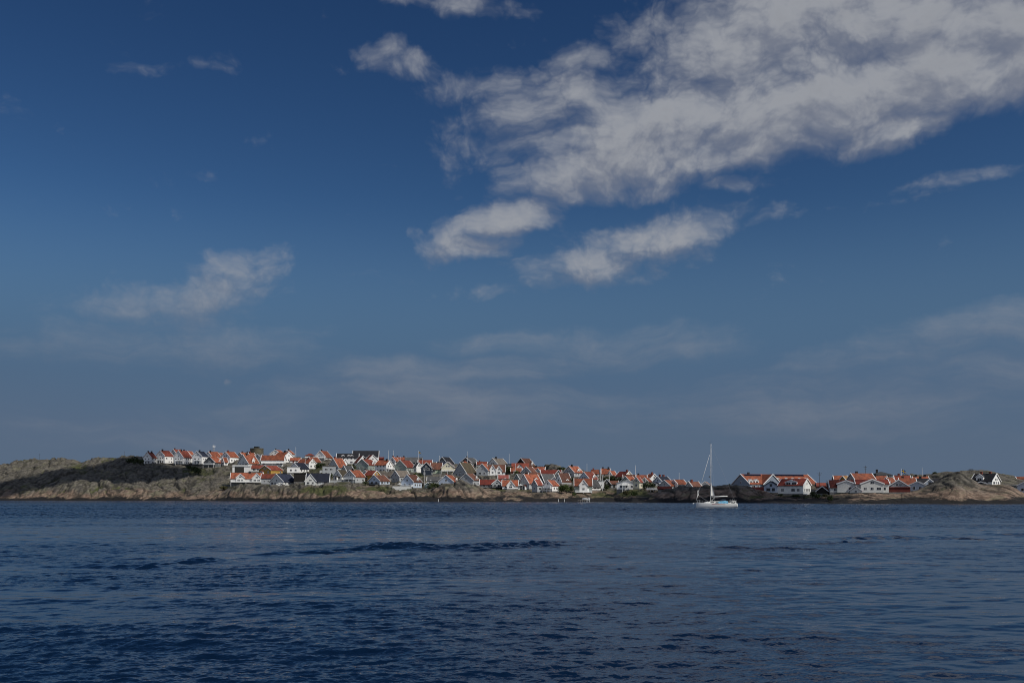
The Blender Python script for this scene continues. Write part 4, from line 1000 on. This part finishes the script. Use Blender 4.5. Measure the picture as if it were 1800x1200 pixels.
def build_trees():
    for i, (px, yb, yt, w, lf, k, lab) in enumerate(TREES):
        p, s = at(px, yb); rs = random.Random(i * 7 + 3); h = (yb - yt) / s; wd = w / s
        root = empty('tree' if k == 't' else 'bush', p); tag(root, lab, 'tree' if k == 't' else 'bush', 'trees and bushes between the houses')
        c = leafy('crown' if k == 't' else 'foliage', rs, wd, h, lf, 420 if k == 't' else 320); c.parent = root
        m = MB()
        m.tube((0, 0, -1), (0.1, 0, h * .55), .16 + .02 * h, .07, 7)
        for j in range(4):
            a = j * 1.6 + rs.random(); m.tube((0.03, 0, h * .25), (math.cos(a) * wd * .3, math.sin(a) * wd * .3, h * .6), .08, .03, 5)
        m.obj('trunk', m_bark, root)
# ---- tower, mast, fence, walls, jetty, lookout
def build_structures():
    p, s = at(451.5, 802); R0 = 11.5 / s; h = (802 - 788.5) / s
    root = empty('stone_tower', p); tag(root, 'squat round stone tower with a small dark cabin on top, on the skyline', 'tower')
    m = MB(); m.tube((0, 0, -4), (0, 0, h), R0 * .98, R0, 32); m.obj('round_wall', mat('tower_stone', (.13, .115, .075), (.075, .068, .05), scale=.5, bump=.5), root)
    m = MB(); m.tube((0, 0, h), (0, 0, h + .35), R0 * 1.04, R0 * 1.04, 32); m.obj('parapet', mat('tower_stone', (0, 0, 0)), root)
    m = MB(); m.box(-4.0 / s, 3.6 / s, -2, 2, h + .35, h + .35 + 2.6 / s); m.box(-4.4 / s, 4.0 / s, -2.3, 2.3, h + .35 + 2.6 / s, h + .55 + 2.6 / s); m.obj('cabin', mat('dark_cabin', (.05, .06, .06), (.035, .04, .04)), root)
    m = MB(); m.tube((-R0 * .55, 0, h + .35), (-R0 * .55, 0, h + 2.2), .06, .04, 6); m.tube((R0 * .8, 0, h + .35), (R0 * .8, 0, h + 1.8), .06, .04, 6); m.obj('rod', m_metal, root)
    # telecom mast
    p, s = at(375.5, 808, 6); h = (808 - 780.5) / s
    root = empty('telecom_mast', p); tag(root, 'grey lattice telecom mast with panel antennas above the hilltop houses', 'telecom mast')
    m = MB()
    for a in range(3):
        t = a * 2.094; x, y = math.cos(t), math.sin(t); m.tube((x * .8, y * .8, -1), (x * .45, y * .45, h * .84), .10, .08, 6)
        n = 12
        for i in range(n):
            t2 = (a + (1 if i % 2 else 0)) * 2.094; t3 = (a + (0 if i % 2 else 1)) * 2.094; z0 = h * .84 * i / n; z1 = h * .84 * (i + 1) / n; r0 = .8 - .35 * i / n
            m.tube((math.cos(t2) * r0, math.sin(t2) * r0, z0), (math.cos(t3) * r0, math.sin(t3) * r0, z1), .045, .045, 5)
    m.obj('lattice', m_metal, root)
    m = MB(); m.tube((0, 0, h * .8), (0, 0, h), .09, .05, 8); m.obj('top_pole', m_metal, root)
    for i in range(3):
        t = i * 2.094 + .5; x, y = math.cos(t) * 1.0, math.sin(t) * 1.0; b = MB(); b.box(-.2, .2, -.12, .12, h * .80, h * .93, TR(x, y, 0) @ RZ(t)); b.tube((0, 0, h * .84), (x, y, h * .84), .05, .05, 5); b.obj('antenna', m_trim, root)
    for i in range(2):
        t = i * 3.1 + 1.2; x, y = math.cos(t) * .8, math.sin(t) * .8; b = MB(); b.box(-.16, .16, -.1, .1, h * .66, h * .74, TR(x, y, 0) @ RZ(t)); b.tube((0, 0, h * .7), (x, y, h * .7), .05, .05, 5); b.obj('antenna', m_metal, root)
    # dark board fence under the hilltop row
    pts = [(x, 817.6 - .5 * math.sin(x * .05)) for x in np.arange(252, 381, 4.0)]
    loc, s0 = at(316, 818); root = empty('board_fence', loc); tag(root, 'long dark board fence running under the hilltop row of white houses', 'fence')
    b = MB(); ps = MB(); w3 = [at(x, y)[0] - loc for x, y in pts]
    for q0, q1 in zip(w3[:-1], w3[1:]):
        d = q1 - q0; L = d.length; M = TR(*q0) @ RZ(math.atan2(d.y, d.x)); dz = d.z; n = 10
        for i in range(n):
            z = dz * (i + .5) / n; b.box(L * i / n + .02, L * (i + 1) / n - .02, -.03, .03, z - 1.0, z + 1.25, M)
        ps.box(-.07, .07, .04, .16, -1.2, 1.35, M)
    b.obj('boards', m_dwood, root); ps.obj('post', m_dwood, root)
    # walls and terraces
    W = [((534, 560), 851, 2.2, 'stone', 'grey retaining wall beneath the long flat black roof', 'retaining_wall'),
         ((690, 722), 858.5, 1.6, 'off', 'low pale terrace wall left of the glazed veranda house', 'garden_wall'),
         ((575, 604), 847.5, 1.5, 'grey', 'pale grey terrace wall below the mossy roofed house', 'garden_wall'),
         ((498, 516), 820, 2.6, 'stone', 'rough stone wall under the bright white gable', 'retaining_wall'),
         ((760, 776), 838, 2.0, 'stone', 'stone terrace wall under the pale green house', 'retaining_wall'),
         ((776, 800), 838.5, 1.6, 'stone', 'grey stone wall under the pale yellow house', 'retaining_wall'),
         ((905, 914), 859, 1.8, 'white', 'short white terrace wall between the two orange shore roofs', 'garden_wall'),
         ((1426, 1446), 869.5, 2.4, 'stone', 'old stone wall right of the big white seaside house', 'retaining_wall'),
         ((862, 884), 838.5, 1.6, 'white', 'white terrace wall under the house with two gables', 'garden_wall'),
         ((1560, 1574), 860, 1.5, 'white', 'white wall beside the dark red shed', 'garden_wall')]
    for (xa, xb), y, hh, mt, lab, nm in W:
        p, s = at((xa + xb) / 2, y, -1.5); q, _ = at(xb, y, -1.5); L = (xb - xa) / s; u = ((xa + xb) / 2 - 900) / F
        m = MB(); n = max(2, int(L / 2))
        for i in range(n): m.box(-L / 2 + L * i / n, -L / 2 + L * (i + 1) / n - .01, -.18, .18, -2.2, hh - .12 + .03 * (i % 2))
        root = empty(nm, p, -math.atan(u) * .5); tag(root, lab, nm.replace('_', ' '), 'terrace walls'); m.obj('masonry', WM(mt), root)
        m = MB(); m.box(-L / 2 - .05, L / 2 + .05, -.24, .24, hh - .09, hh + .03); m.obj('coping', m_fnd if mt != 'white' else m_trim, root)
    # footbridge at the edge of the headland
    p, s = at(1146, 860.5, -6); L = 19 / s; root = empty('footbridge', p); tag(root, 'small pale footbridge on posts at the left root of the dark headland', 'bridge')
    m = MB(); m.box(-L / 2, L / 2, -.8, .8, 0, .3); m.obj('deck', m_trim, root)
    m = MB(); railing(m, [(-L / 2, -.75, .3), (L / 2, -.75, .3)], .9); m.obj('railing', m_trim, root)
    for i in range(4): m = MB(); m.tube((-L / 2 + .3 + i * (L - .6) / 3, 0, -3), (-L / 2 + .3 + i * (L - .6) / 3, 0, 0), .14, .14, 8); m.obj('post', m_trim, root)
    # jetty with steps and a covered dinghy
    px = 1025; Ys = KH / (float(ip(px, SHORE)) - HZ); s = F / Ys; X = (px - 900) / s; L = 21 / s
    root = empty('jetty', (X, Ys - 2.5, 0)); tag(root, 'low wooden jetty with pale posts below the shore villa', 'jetty')
    m = MB(); m.box(-L / 2, L / 2, -1.2, 1.6, .75, .95); m.obj('deck', m_wood, root)
    for i in range(6): m = MB(); m.tube((-L / 2 + .2 + i * (L - .4) / 5, -1.1, -2), (-L / 2 + .2 + i * (L - .4) / 5, -1.1, 1.9 if i > 3 else 1.1), .15, .14, 8); m.obj('post', m_trim if i > 3 else m_wood, root)
    m = MB()
    for i in range(5): m.box(L / 2 - .9 + .0, L / 2 + .3, -1.5 - .0 + .5 * i, -1.05 + .5 * i, .95 + .3 * i, 1.05 + .3 * i)
    m.obj('steps', m_trim, root)
    root = empty('dinghy', (X + 1.2, Ys - 1.9, .95)); tag(root, 'small dinghy under a pale tarpaulin lying on the jetty', 'dinghy')
    hv = []; hf = []; n = 14
    for i in range(n + 1):
        t = i / n; x = -1.9 + 3.8 * t; w = .75 * math.sin(math.pi * min(1, .18 + t * .9)) ** .6
        for a, z in ((-1, .55), (-.72, .1), (0, 0), (.72, .1), (1, .55)): hv.append((x, w * a, z + .12 * (1 - t)))
    for i in range(n):
        for j in range(4): k = i * 5 + j; hf.append((k, k + 5, k + 6, k + 1))
    hf += [(0, 1, 2, 3, 4), tuple(n * 5 + j for j in (4, 3, 2, 1, 0))]
    m = MB(); m.add(hv, hf); m.obj('hull', m_white, root)
    cv = []; cf = []
    for i in range(n + 1):
        t = i / n; x = -1.9 + 3.8 * t; w = .78 * math.sin(math.pi * min(1, .18 + t * .9)) ** .6
        for j in range(7): a = -1 + j / 3; cv.append((x, w * a, .56 + .12 * (1 - t) + .42 * (1 - a * a) * math.sin(math.pi * (.1 + .8 * t))))
    for i in range(n):
        for j in range(6): k = i * 7 + j; cf.append((k, k + 7, k + 8, k + 1))
    m = MB(); m.add(cv, cf); m.obj('tarpaulin', mat('pale_tarpaulin', (.55, .57, .58)), root, True)
    # small marks standing in the water's edge
    for px, lab in ((770.5, 'tiny white marker post at the waterline below the rock dome'), (981.5, 'tiny white marker post at the waterline below the shore trees'), (992, 'second tiny marker post near the jetty')):
        Ys = KH / (float(ip(px, SHORE)) - HZ) - 4; s = F / Ys
        root = empty('marker_post', ((px - 900) / s, Ys, 0)); tag(root, lab, 'marker post', 'marker posts at the waterline')
        m = MB(); m.tube((0, 0, -1.5), (0, 0, 1.5), .14, .11, 8); m.obj('post', m_trim, root); m = MB(); m.tube((0, 0, 1.5), (0, 0, 1.8), .2, .05, 8); m.obj('cap', m_dpole, root)
    # lookout shelter on the ridge
    p, s = at(1705.5, 829.2); root = empty('lookout_platform', p); tag(root, 'small flat lookout platform on thin legs on the ridge', 'lookout')
    L = 7.6 / s; m = MB(); m.box(-L / 2, L / 2, -1, 1, 1.0 / s * 0 + .75, 1.05); m.obj('platform', m_dwood, root)
    for i in range(4): m = MB(); x = -L / 2 + .3 + i * (L - .6) / 3; m.tube((x, 0, -1), (x, 0, .75), .1, .1, 6); m.obj('leg', m_dwood, root)
    m = MB(); railing(m, [(-L / 2, -.95, 1.05), (L / 2, -.95, 1.05)], .7); m.obj('railing', m_dwood, root)
    # parasols and car-sized white things on the terraces
    for px, y, lab in ((1162, 856, 'folded white parasol by the grey gable at the headland'), (915, 858.5, 'white parasol on the terrace left of the biggest orange roof'), (702.5, 856.5, 'round white parasol left of the glazed veranda house')):
        p, s = at(px, y, -3); root = empty('parasol', p); tag(root, lab, 'parasol', 'parasols on the terraces')
        m = MB(); m.tube((0, 0, -.5), (0, 0, 2.2), .04, .04, 6); m.obj('pole', m_wood, root)
        m = MB(); k = 10; m.add([(0, 0, 2.6)] + [(1.5 * math.cos(i * 2 * math.pi / k), 1.5 * math.sin(i * 2 * math.pi / k), 2.05) for i in range(k)] + [(0, 0, 2.45)], [(0, 1 + i, 1 + (i + 1) % k) for i in range(k)] + [(k + 1, 1 + (i + 1) % k, 1 + i) for i in range(k)])
        m.obj('canopy', m_trim, root)
# ---- sailing boat
def build_boat():
    Y = KH / 20.9; s = F / Y; cx = 1259.
    X = (cx - 900) / s
    root = empty('sailing_boat', (X, Y, 0), R(2)); tag(root, 'white sailing yacht with nearly bare mast motoring past the dark headland', 'sailing boat')
    bx = lambda px: (px - cx) / s
    bz = lambda py: (892.0 - py) / s
    x0, x1 = bx(1223.2), bx(1295.6); L = x1 - x0; n = 28; prof = 9
    v = []; f = []
    def half(t): return 1.75 * (math.sin(math.pi * min(1, (t ** .72) * .60 + .0)) ** .85) if t > 0 else .03
    def sheer(t): return 1.36 - .42 * t + .22 * t * t
    for i in range(n + 1):
        t = i / n; w = max(.03, half(t)); zs = sheer(t); x = x0 + L * t
        dr = -.45 * math.sin(math.pi * min(1, t * .95 + .08)) if t < .97 else .05
        dr = -.45 * (1 - (2 * t - 1) ** 4) + (.12 if t > .93 else 0) * (t - .93) / .07
        for j in range(prof):
            a = j / (prof - 1) * 2 - 1; q = abs(a) ** .55 if False else abs(a)
            y = math.copysign(w * min(1, math.sin(q * math.pi / 2) ** .38), a); z = dr + (zs - dr) * (1 - math.cos(q * math.pi / 2)) ** .8
            xo = (.30 * (z / 1.2) if t > .96 else 0) * -1 * (t - .96) / .04 + (-.02 * (1 - t) * z)
            v.append((x + xo, y, z))
    for i in range(n):
        for j in range(prof - 1): k = i * prof + j; f.append((k, k + prof, k + prof + 1, k + 1))
    f += [tuple(range(prof)), tuple(range((n + 1) * prof - 1, n * prof - 1, -1))]
    m = MB(); m.add(v, f); m.obj('hull', m_white, root, True)
    # deck
    v = []; f = []
    for i in range(n + 1):
        t = i / n; w = max(.03, half(t)) * .985; x = x0 + L * t - (.25 if t > .96 else 0) * (t - .96) / .04
        v += [(x, -w, sheer(t) - .02), (x, 0, sheer(t) + .06), (x, w, sheer(t) - .02)]
    for i in range(n):
        for j in range(2): k = i * 3 + j; f.append((k, k + 1, k + 4, k + 3))
    m = MB(); m.add(v, f); m.obj('deck', mat('deck_grey', (.62, .60, .55)), root)
    # toe rail stripe
    m = MB()
    for i in range(n):
        t = i / n; t2 = (i + 1) / n
        for sg in (-1, 1):
            a = Vector((x0 + L * t, sg * half(max(t, .001)) * 1.0, sheer(t) - .26)); b = Vector((x0 + L * t2, sg * half(t2), sheer(t2) - .26))
            if .34 < t < .66: m.tube(a + Vector((0, sg * .01, 0)), b + Vector((0, sg * .01, 0)), .03, .03, 5)
    m.obj('stripe', mat('red_stripe', (.35, .04, .04)), root)
    # coachroof
    prof2 = [(bx(1236), sheer(.2)), (bx(1279), sheer(.75) - .05), (bx(1279), sheer(.75) + .30), (bx(1262), sheer(.5) + .52), (bx(1252), sheer(.4) + .5), (bx(1240), sheer(.25) + .22)]
    m = MB(); vv = [(x, -.95, z) for x, z in prof2] + [(x, .95, z) for x, z in prof2]; k = len(prof2)
    for i in range(2, k): vv[i] = (vv[i][0], -.78, vv[i][2]); vv[i + k] = (vv[i + k][0], .78, vv[i + k][2])
    m.add(vv, [tuple(range(k)), tuple(range(2 * k - 1, k - 1, -1))] + [(i, i + k, (i + 1) % k + k, (i + 1) % k) for i in range(k)]); m.obj('coachroof', m_white, root)
    zc = sheer(.4)
    for sg in (-1, 1):
        m = MB(); y = .94 * sg
        m.add([(bx(1246.5), y, zc + .12), (bx(1254.5), y, zc + .10), (bx(1254), y * .93, zc + .34), (bx(1248), y * .93, zc + .33)], [(0, 1, 2, 3)])
        m.obj('cabin_window', m_glass, root)
    # spars
    xm = bx(1249); ht = bz(780)
    m = MB(); m.tube((xm, 0, zc), (xm + .10, 0, ht), .105, .07, 10); mo = m.obj('mast', mat('white_spar', (.72, .72, .70), rough=.4, spec=.5), root, True)
    for zz, w in ((bz(820.5), .95), (bz(852), 1.1)):
        m = MB(); m.tube((xm, 0, zz), (xm + .35, -w, zz + .1), .04, .03, 6); m.tube((xm, 0, zz), (xm + .35, w, zz + .1), .04, .03, 6); m.obj('spreader', m_metal, mo)
    m = MB(); m.tube((xm - .05, 0, ht), (xm - .3, 0, ht + .45), .025, .02, 5); m.tube((xm + .1, 0, ht), (xm + .1, 0, ht + .8), .02, .012, 5); m.obj('masthead_aerial', m_dpole, mo)
    m = MB(); m.tube((xm - .32, 0, bz(838.6)), (xm - .32, 0, bz(836.6)), .16, .16, 10); m.obj('steaming_light', m_dpole, mo)
    m = MB(); m.tube((bx(1250.6), 0, bz(872.8)), (bx(1278.8), 0, bz(871.8)), .125, .13, 10); m.obj('boom', MATS['white_spar'], root, True)
    m = MB(); m.tube((bx(1250.5), 0, bz(880)), (bx(1256.5), 0, bz(873.6)), .06, .05, 6); m.obj('kicker', MATS['white_spar'], root)
    sailm = mat('sailcloth', (.68, .67, .63), (.58, .57, .54), scale=.6)
    v = []; f = []; A = Vector((bx(1249.9), 0, bz(847))); B = Vector((bx(1249.9), 0, bz(871.2))); C = Vector((bx(1256.2), 0, bz(870.7)))
    for sg in (-1, 1):
        k0 = len(v); nn = 8
        for i in range(nn + 1):
            for j in range(nn + 1):
                t = i / nn; p_ = A.lerp(B, t); q_ = A.lerp(C, t); w_ = p_.lerp(q_, j / nn); v.append((w_.x, .18 * math.sin(math.pi * j / nn) * t + sg * .012, w_.z))
        for i in range(nn):
            for j in range(nn): k = k0 + i * (nn + 1) + j; f.append((k, k + 1, k + nn + 2, k + nn + 1))
    m = MB(); m.add(v, f); m.obj('mainsail', sailm, root, True)
    st = Vector((bx(1223.2), 0, bz(880.2))); tp = Vector((xm + .02, 0, bz(793)))
    m = MB(); m.tube(st, st.lerp(tp, .12), .05, .065, 8); m.tube(st.lerp(tp, .12), st.lerp(tp, .93), .06, .03, 8); m.obj('furled_jib', sailm, root, True)
    cl = st.lerp(tp, .115); m = MB()
    m.add([cl + Vector((-.1, -.02, -.2)), cl + Vector((.32, 0, -.05)), cl + Vector((.28, 0, 1.4)), cl + Vector((-.05, .02, 1.3)), cl + Vector((.12, .12, .1))], [(0, 1, 2, 3), (0, 4, 1), (1, 4, 2), (3, 2, 4), (0, 3, 4)])
    m.obj('jib_clew', sailm, root)
    m = MB(); m.tube(cl + Vector((.2, -.1, 0)), (bx(1245), -.9, zc + .25), .022, .022, 5); m.obj('sheet', m_metal, root)
    m = MB(); 
    for sg in (-1, 1): m.tube((xm + .1, 0, ht - .1), (bx(1254), sg * 1.6, sheer(.42)), .012, .012, 4)
    m.tube((xm + .1, 0, ht), (bx(1294), 0, 1.2), .012, .012, 4); m.obj('stay', m_metal, root)
    # pulpit, guard rail, stern gear
    m = MB(); zb = sheer(0) 
    for px in (1226, 1229.5): m.tube((bx(px), -.3, zb), (bx(px), -.3, zb + .62), .025, .025, 5); m.tube((bx(px), .3, zb), (bx(px), .3, zb + .62), .025, .025, 5)
    m.tube((bx(1223), 0, zb + .62), (bx(1230), -.45, zb + .62), .025, .025, 5); m.tube((bx(1223), 0, zb + .62), (bx(1230), .45, zb + .62), .025, .025, 5); m.obj('pulpit', m_metal, root)
    m = MB()
    for px in np.linspace(1233, 1282, 7):
        t = (bx(px) - x0) / L
        for sg in (-1, 1): m.tube((bx(px), sg * half(t) * .96, sheer(t)), (bx(px), sg * half(t) * .96, sheer(t) + .6), .02, .02, 5)
    pts = [(bx(px), half((bx(px) - x0) / L) * .96, sheer((bx(px) - x0) / L) + .6) for px in np.linspace(1230, 1285, 12)]
    for a, b in zip(pts[:-1], pts[1:]):
        for sg in (-1, 1): m.tube((a[0], sg * a[1], a[2]), (b[0], sg * b[1], b[2]), .012, .012, 4)
    m.obj('guard_rail', m_metal, root)
    m = MB(); m.tube((bx(1219), 0, zb - .08), (bx(1227), 0, zb + .02), .05, .05, 6); m.obj('bow_roller', m_metal, root)
    m = MB(); m.tube((bx(1218.4), 0, zb - .55), (bx(1218.0), 0, zb - .02), .03, .03, 5); m.tube((bx(1217.2), -.2, zb - .28), (bx(1219.8), .2, zb - .12), .12, .10, 7); m.obj('anchor', mat('galvanised_anchor', (.55, .55, .57), rough=.5), root)
    # sprayhood, tarpaulin, helm
    v = []; f = []; na = 9
    for k_, (px, zz, w) in enumerate(((1263.5, .50, .95), (1266.5, .92, 1.0), (1270, 1.12, 1.02), (1275.5, 1.02, 1.02))):
        for j in range(na): a = math.pi * j / (na - 1); v.append((bx(px), -w * math.cos(a), sheer(.55) + .12 + (zz - .12) * max(0, math.sin(a)) ** .5))
    for k_ in range(3):
        for j in range(na - 1): q = k_ * na + j; f.append((q, q + na, q + na + 1, q + 1))
    m = MB(); m.add(v, f); m.obj('sprayhood', mat('navy_canvas', (.025, .032, .05)), root, True)
    v = []; f = []; nx = 16
    rs = random.Random(5)
    for i in range(nx + 1):
        t = i / nx; px = 1256.5 + 21.5 * t; tt = (bx(px) - x0) / L; hgt = .18 + .50 * min(1, t * 1.5) * (1 - .35 * max(0, t - .8) * 5) + rs.uniform(-.05, .05)
        for j, (yy, zz) in enumerate(((-1.30, -.10), (-1.22, hgt * .55), (-1.05, hgt), (-.6, hgt + .04))): v.append((bx(px), yy + rs.uniform(-.03, .03), sheer(tt) + zz))
    for i in range(nx):
        for j in range(3): q = i * 4 + j; f.append((q, q + 4, q + 5, q + 1))
    m = MB(); m.add(v, f); m.obj('tarpaulin', mat('light_blue_tarpaulin', (.17, .42, .58), (.07, .26, .42), scale=2.5), root, True)
    m = MB(); m.box(bx(1256), bx(1261), -1.33, -1.2, sheer(.5) + .02, sheer(.5) + .36); m.obj('cover_window', mat('dark_teal_vinyl', (.02, .08, .11)), root)
    m = MB(); m.box(bx(1278), bx(1283.5), -1.35, 1.35, sheer(.8) - .05, sheer(.8) + .22); m.box(bx(1289.5), bx(1292.5), -1.3, 1.3, sheer(.95) - .05, sheer(.95) + .24); m.obj('cockpit_coaming', m_white, root)
    m = MB()
    for px in (1284, 1288.5, 1293): 
        for sg in (-1, 1): m.tube((bx(px), sg * 1.35, sheer(.9)), (bx(px), sg * 1.35, sheer(.9) + .75), .025, .025, 5)
    for sg in (-1, 1): m.tube((bx(1284), sg * 1.35, sheer(.9) + .75), (bx(1293.5), sg * 1.35, sheer(.9) + .75), .025, .025, 5)
    m.obj('pushpit', m_metal, root)
    for px in (1286, 1289.3):
        m = MB(); t0 = Vector((bx(px), -1.38, sheer(.9) + .42))
        for i in range(9):
            a = -2.2 + 4.4 * i / 8 + math.pi / 2; a2 = -2.2 + 4.4 * (i + 1) / 8 + math.pi / 2
            if i < 8: m.tube(t0 + Vector((math.cos(a) * .2, 0, math.sin(a) * .26)), t0 + Vector((math.cos(a2) * .2, 0, math.sin(a2) * .26)), .085, .085, 7)
        m.obj('lifebuoy', m_white, root)
    m = MB(); m.tube((bx(1286.5), .4, sheer(.9) + .3), (bx(1289.8), .4, sheer(.9) + 1.5), .03, .02, 5); m.obj('flagstaff', m_metal, root)
    m = MB()
    for i in range(16): a = i * math.pi / 8; b = a + math.pi / 8; c = Vector((bx(1284.5), 0, sheer(.88) + .55)); m.tube(c + Vector((0, math.cos(a) * .5, math.sin(a) * .5)), c + Vector((0, math.cos(b) * .5, math.sin(b) * .5)), .025, .025, 5)
    m.tube((bx(1284.5), 0, sheer(.88) - .1), (bx(1284.5), 0, sheer(.88) + .55), .08, .06, 8); m.obj('steering_wheel', m_metal, root)
# ---- solid cloud shapes added out of view, outlined to cast shade on slope and headland
def shade_cloud(poly, alt, label, seed):
    P = [at(x, y)[0] for x, y in poly]; t = alt / SD.z
    P = [p + SD * t for p in P]; c = sum(P, Vector()) / len(P)
    xs = [p.x for p in P]; ys = [p.y for p in P]; zc = c.z
    n = 120; gx = np.linspace(min(xs) - 25, max(xs) + 25, n); gy = np.linspace(min(ys) - 25, max(ys) + 25, n)
    GX, GY = np.meshgrid(gx, gy)
    d = np.full(GX.shape, 1e9); ins = np.zeros(GX.shape, bool); k = len(P)
    for i in range(k):
        a, b = P[i], P[(i + 1) % k]
        ex, ey = b.x - a.x, b.y - a.y; tt = np.clip(((GX - a.x) * ex + (GY - a.y) * ey) / (ex * ex + ey * ey), 0, 1)
        d = np.minimum(d, np.hypot(GX - a.x - tt * ex, GY - a.y - tt * ey))
        cr = ((a.y > GY) != (b.y > GY)); 
        with np.errstate(divide='ignore', invalid='ignore'): ins ^= cr & (GX < (b.x - a.x) * (GY - a.y) / (b.y - a.y) + a.x)
    sd = np.where(ins, d, -d) + (fbm(GX / 17 + seed, GY / 17, 4) - .5) * 48 + 3
    th = np.sqrt(np.clip(sd, 0, 40) / 40) * 34
    top = th * (.6 + .8 * fbm(GX / 14 + seed, GY / 14, 4)); bot = -th * (.2 + .2 * fbm(GX / 18, GY / 18 + seed, 3))
    m = sd > 0
    idx = -np.ones((2, n, n), int); v = []; f = []
    for L_, Z in ((0, top), (1, bot)):
        for i in range(n):
            for j in range(n):
                if sd[i, j] > -6: idx[L_, i, j] = len(v); v.append((GX[i, j] - c.x, GY[i, j] - c.y, float(Z[i, j])))
    for i in range(n - 1):
        for j in range(n - 1):
            if (sd[i:i + 2, j:j + 2] > 0).any() and (idx[0, i:i + 2, j:j + 2] >= 0).all():
                a, b, c_, d_ = idx[0, i, j], idx[0, i, j + 1], idx[0, i + 1, j + 1], idx[0, i + 1, j]; f.append((a, b, c_, d_))
                a, b, c_, d_ = idx[1, i, j], idx[1, i, j + 1], idx[1, i + 1, j + 1], idx[1, i + 1, j]; f.append((d_, c_, b, a))
    me = bpy.data.meshes.new('added_shade_cloud'); me.from_pydata(v, [], f); me.materials.append(mat('cloud_white', (.85, .85, .86), (.8, .8, .82), rough=1, spec=0)); me.polygons.foreach_set('use_smooth', [True] * len(f))
    o = bpy.data.objects.new('added_shade_cloud', me); COL.objects.link(o); o.location = c; o['kind'] = 'structure'
def build_clouds():
    shade_cloud([(-60, 866), (0, 851), (40, 843), (80, 836), (110, 829), (150, 823), (185, 815), (215, 808), (228, 803), (246, 802), (252, 814), (290, 819), (345, 826), (335, 838), (300, 846), (250, 850), (180, 848), (125, 848), (95, 856), (60, 866), (20, 871), (-60, 874)], 700, '', 3)
    shade_cloud([(1100, 884), (1120, 872), (1150, 863), (1200, 866), (1290, 867), (1330, 868), (1400, 872), (1435, 872), (1440, 878), (1420, 884), (1380, 885), (1250, 885)], 620, '', 9)
build_houses()
build_poles()
build_trees()
build_structures()
build_boat()
build_clouds()
build_water()
build_island()
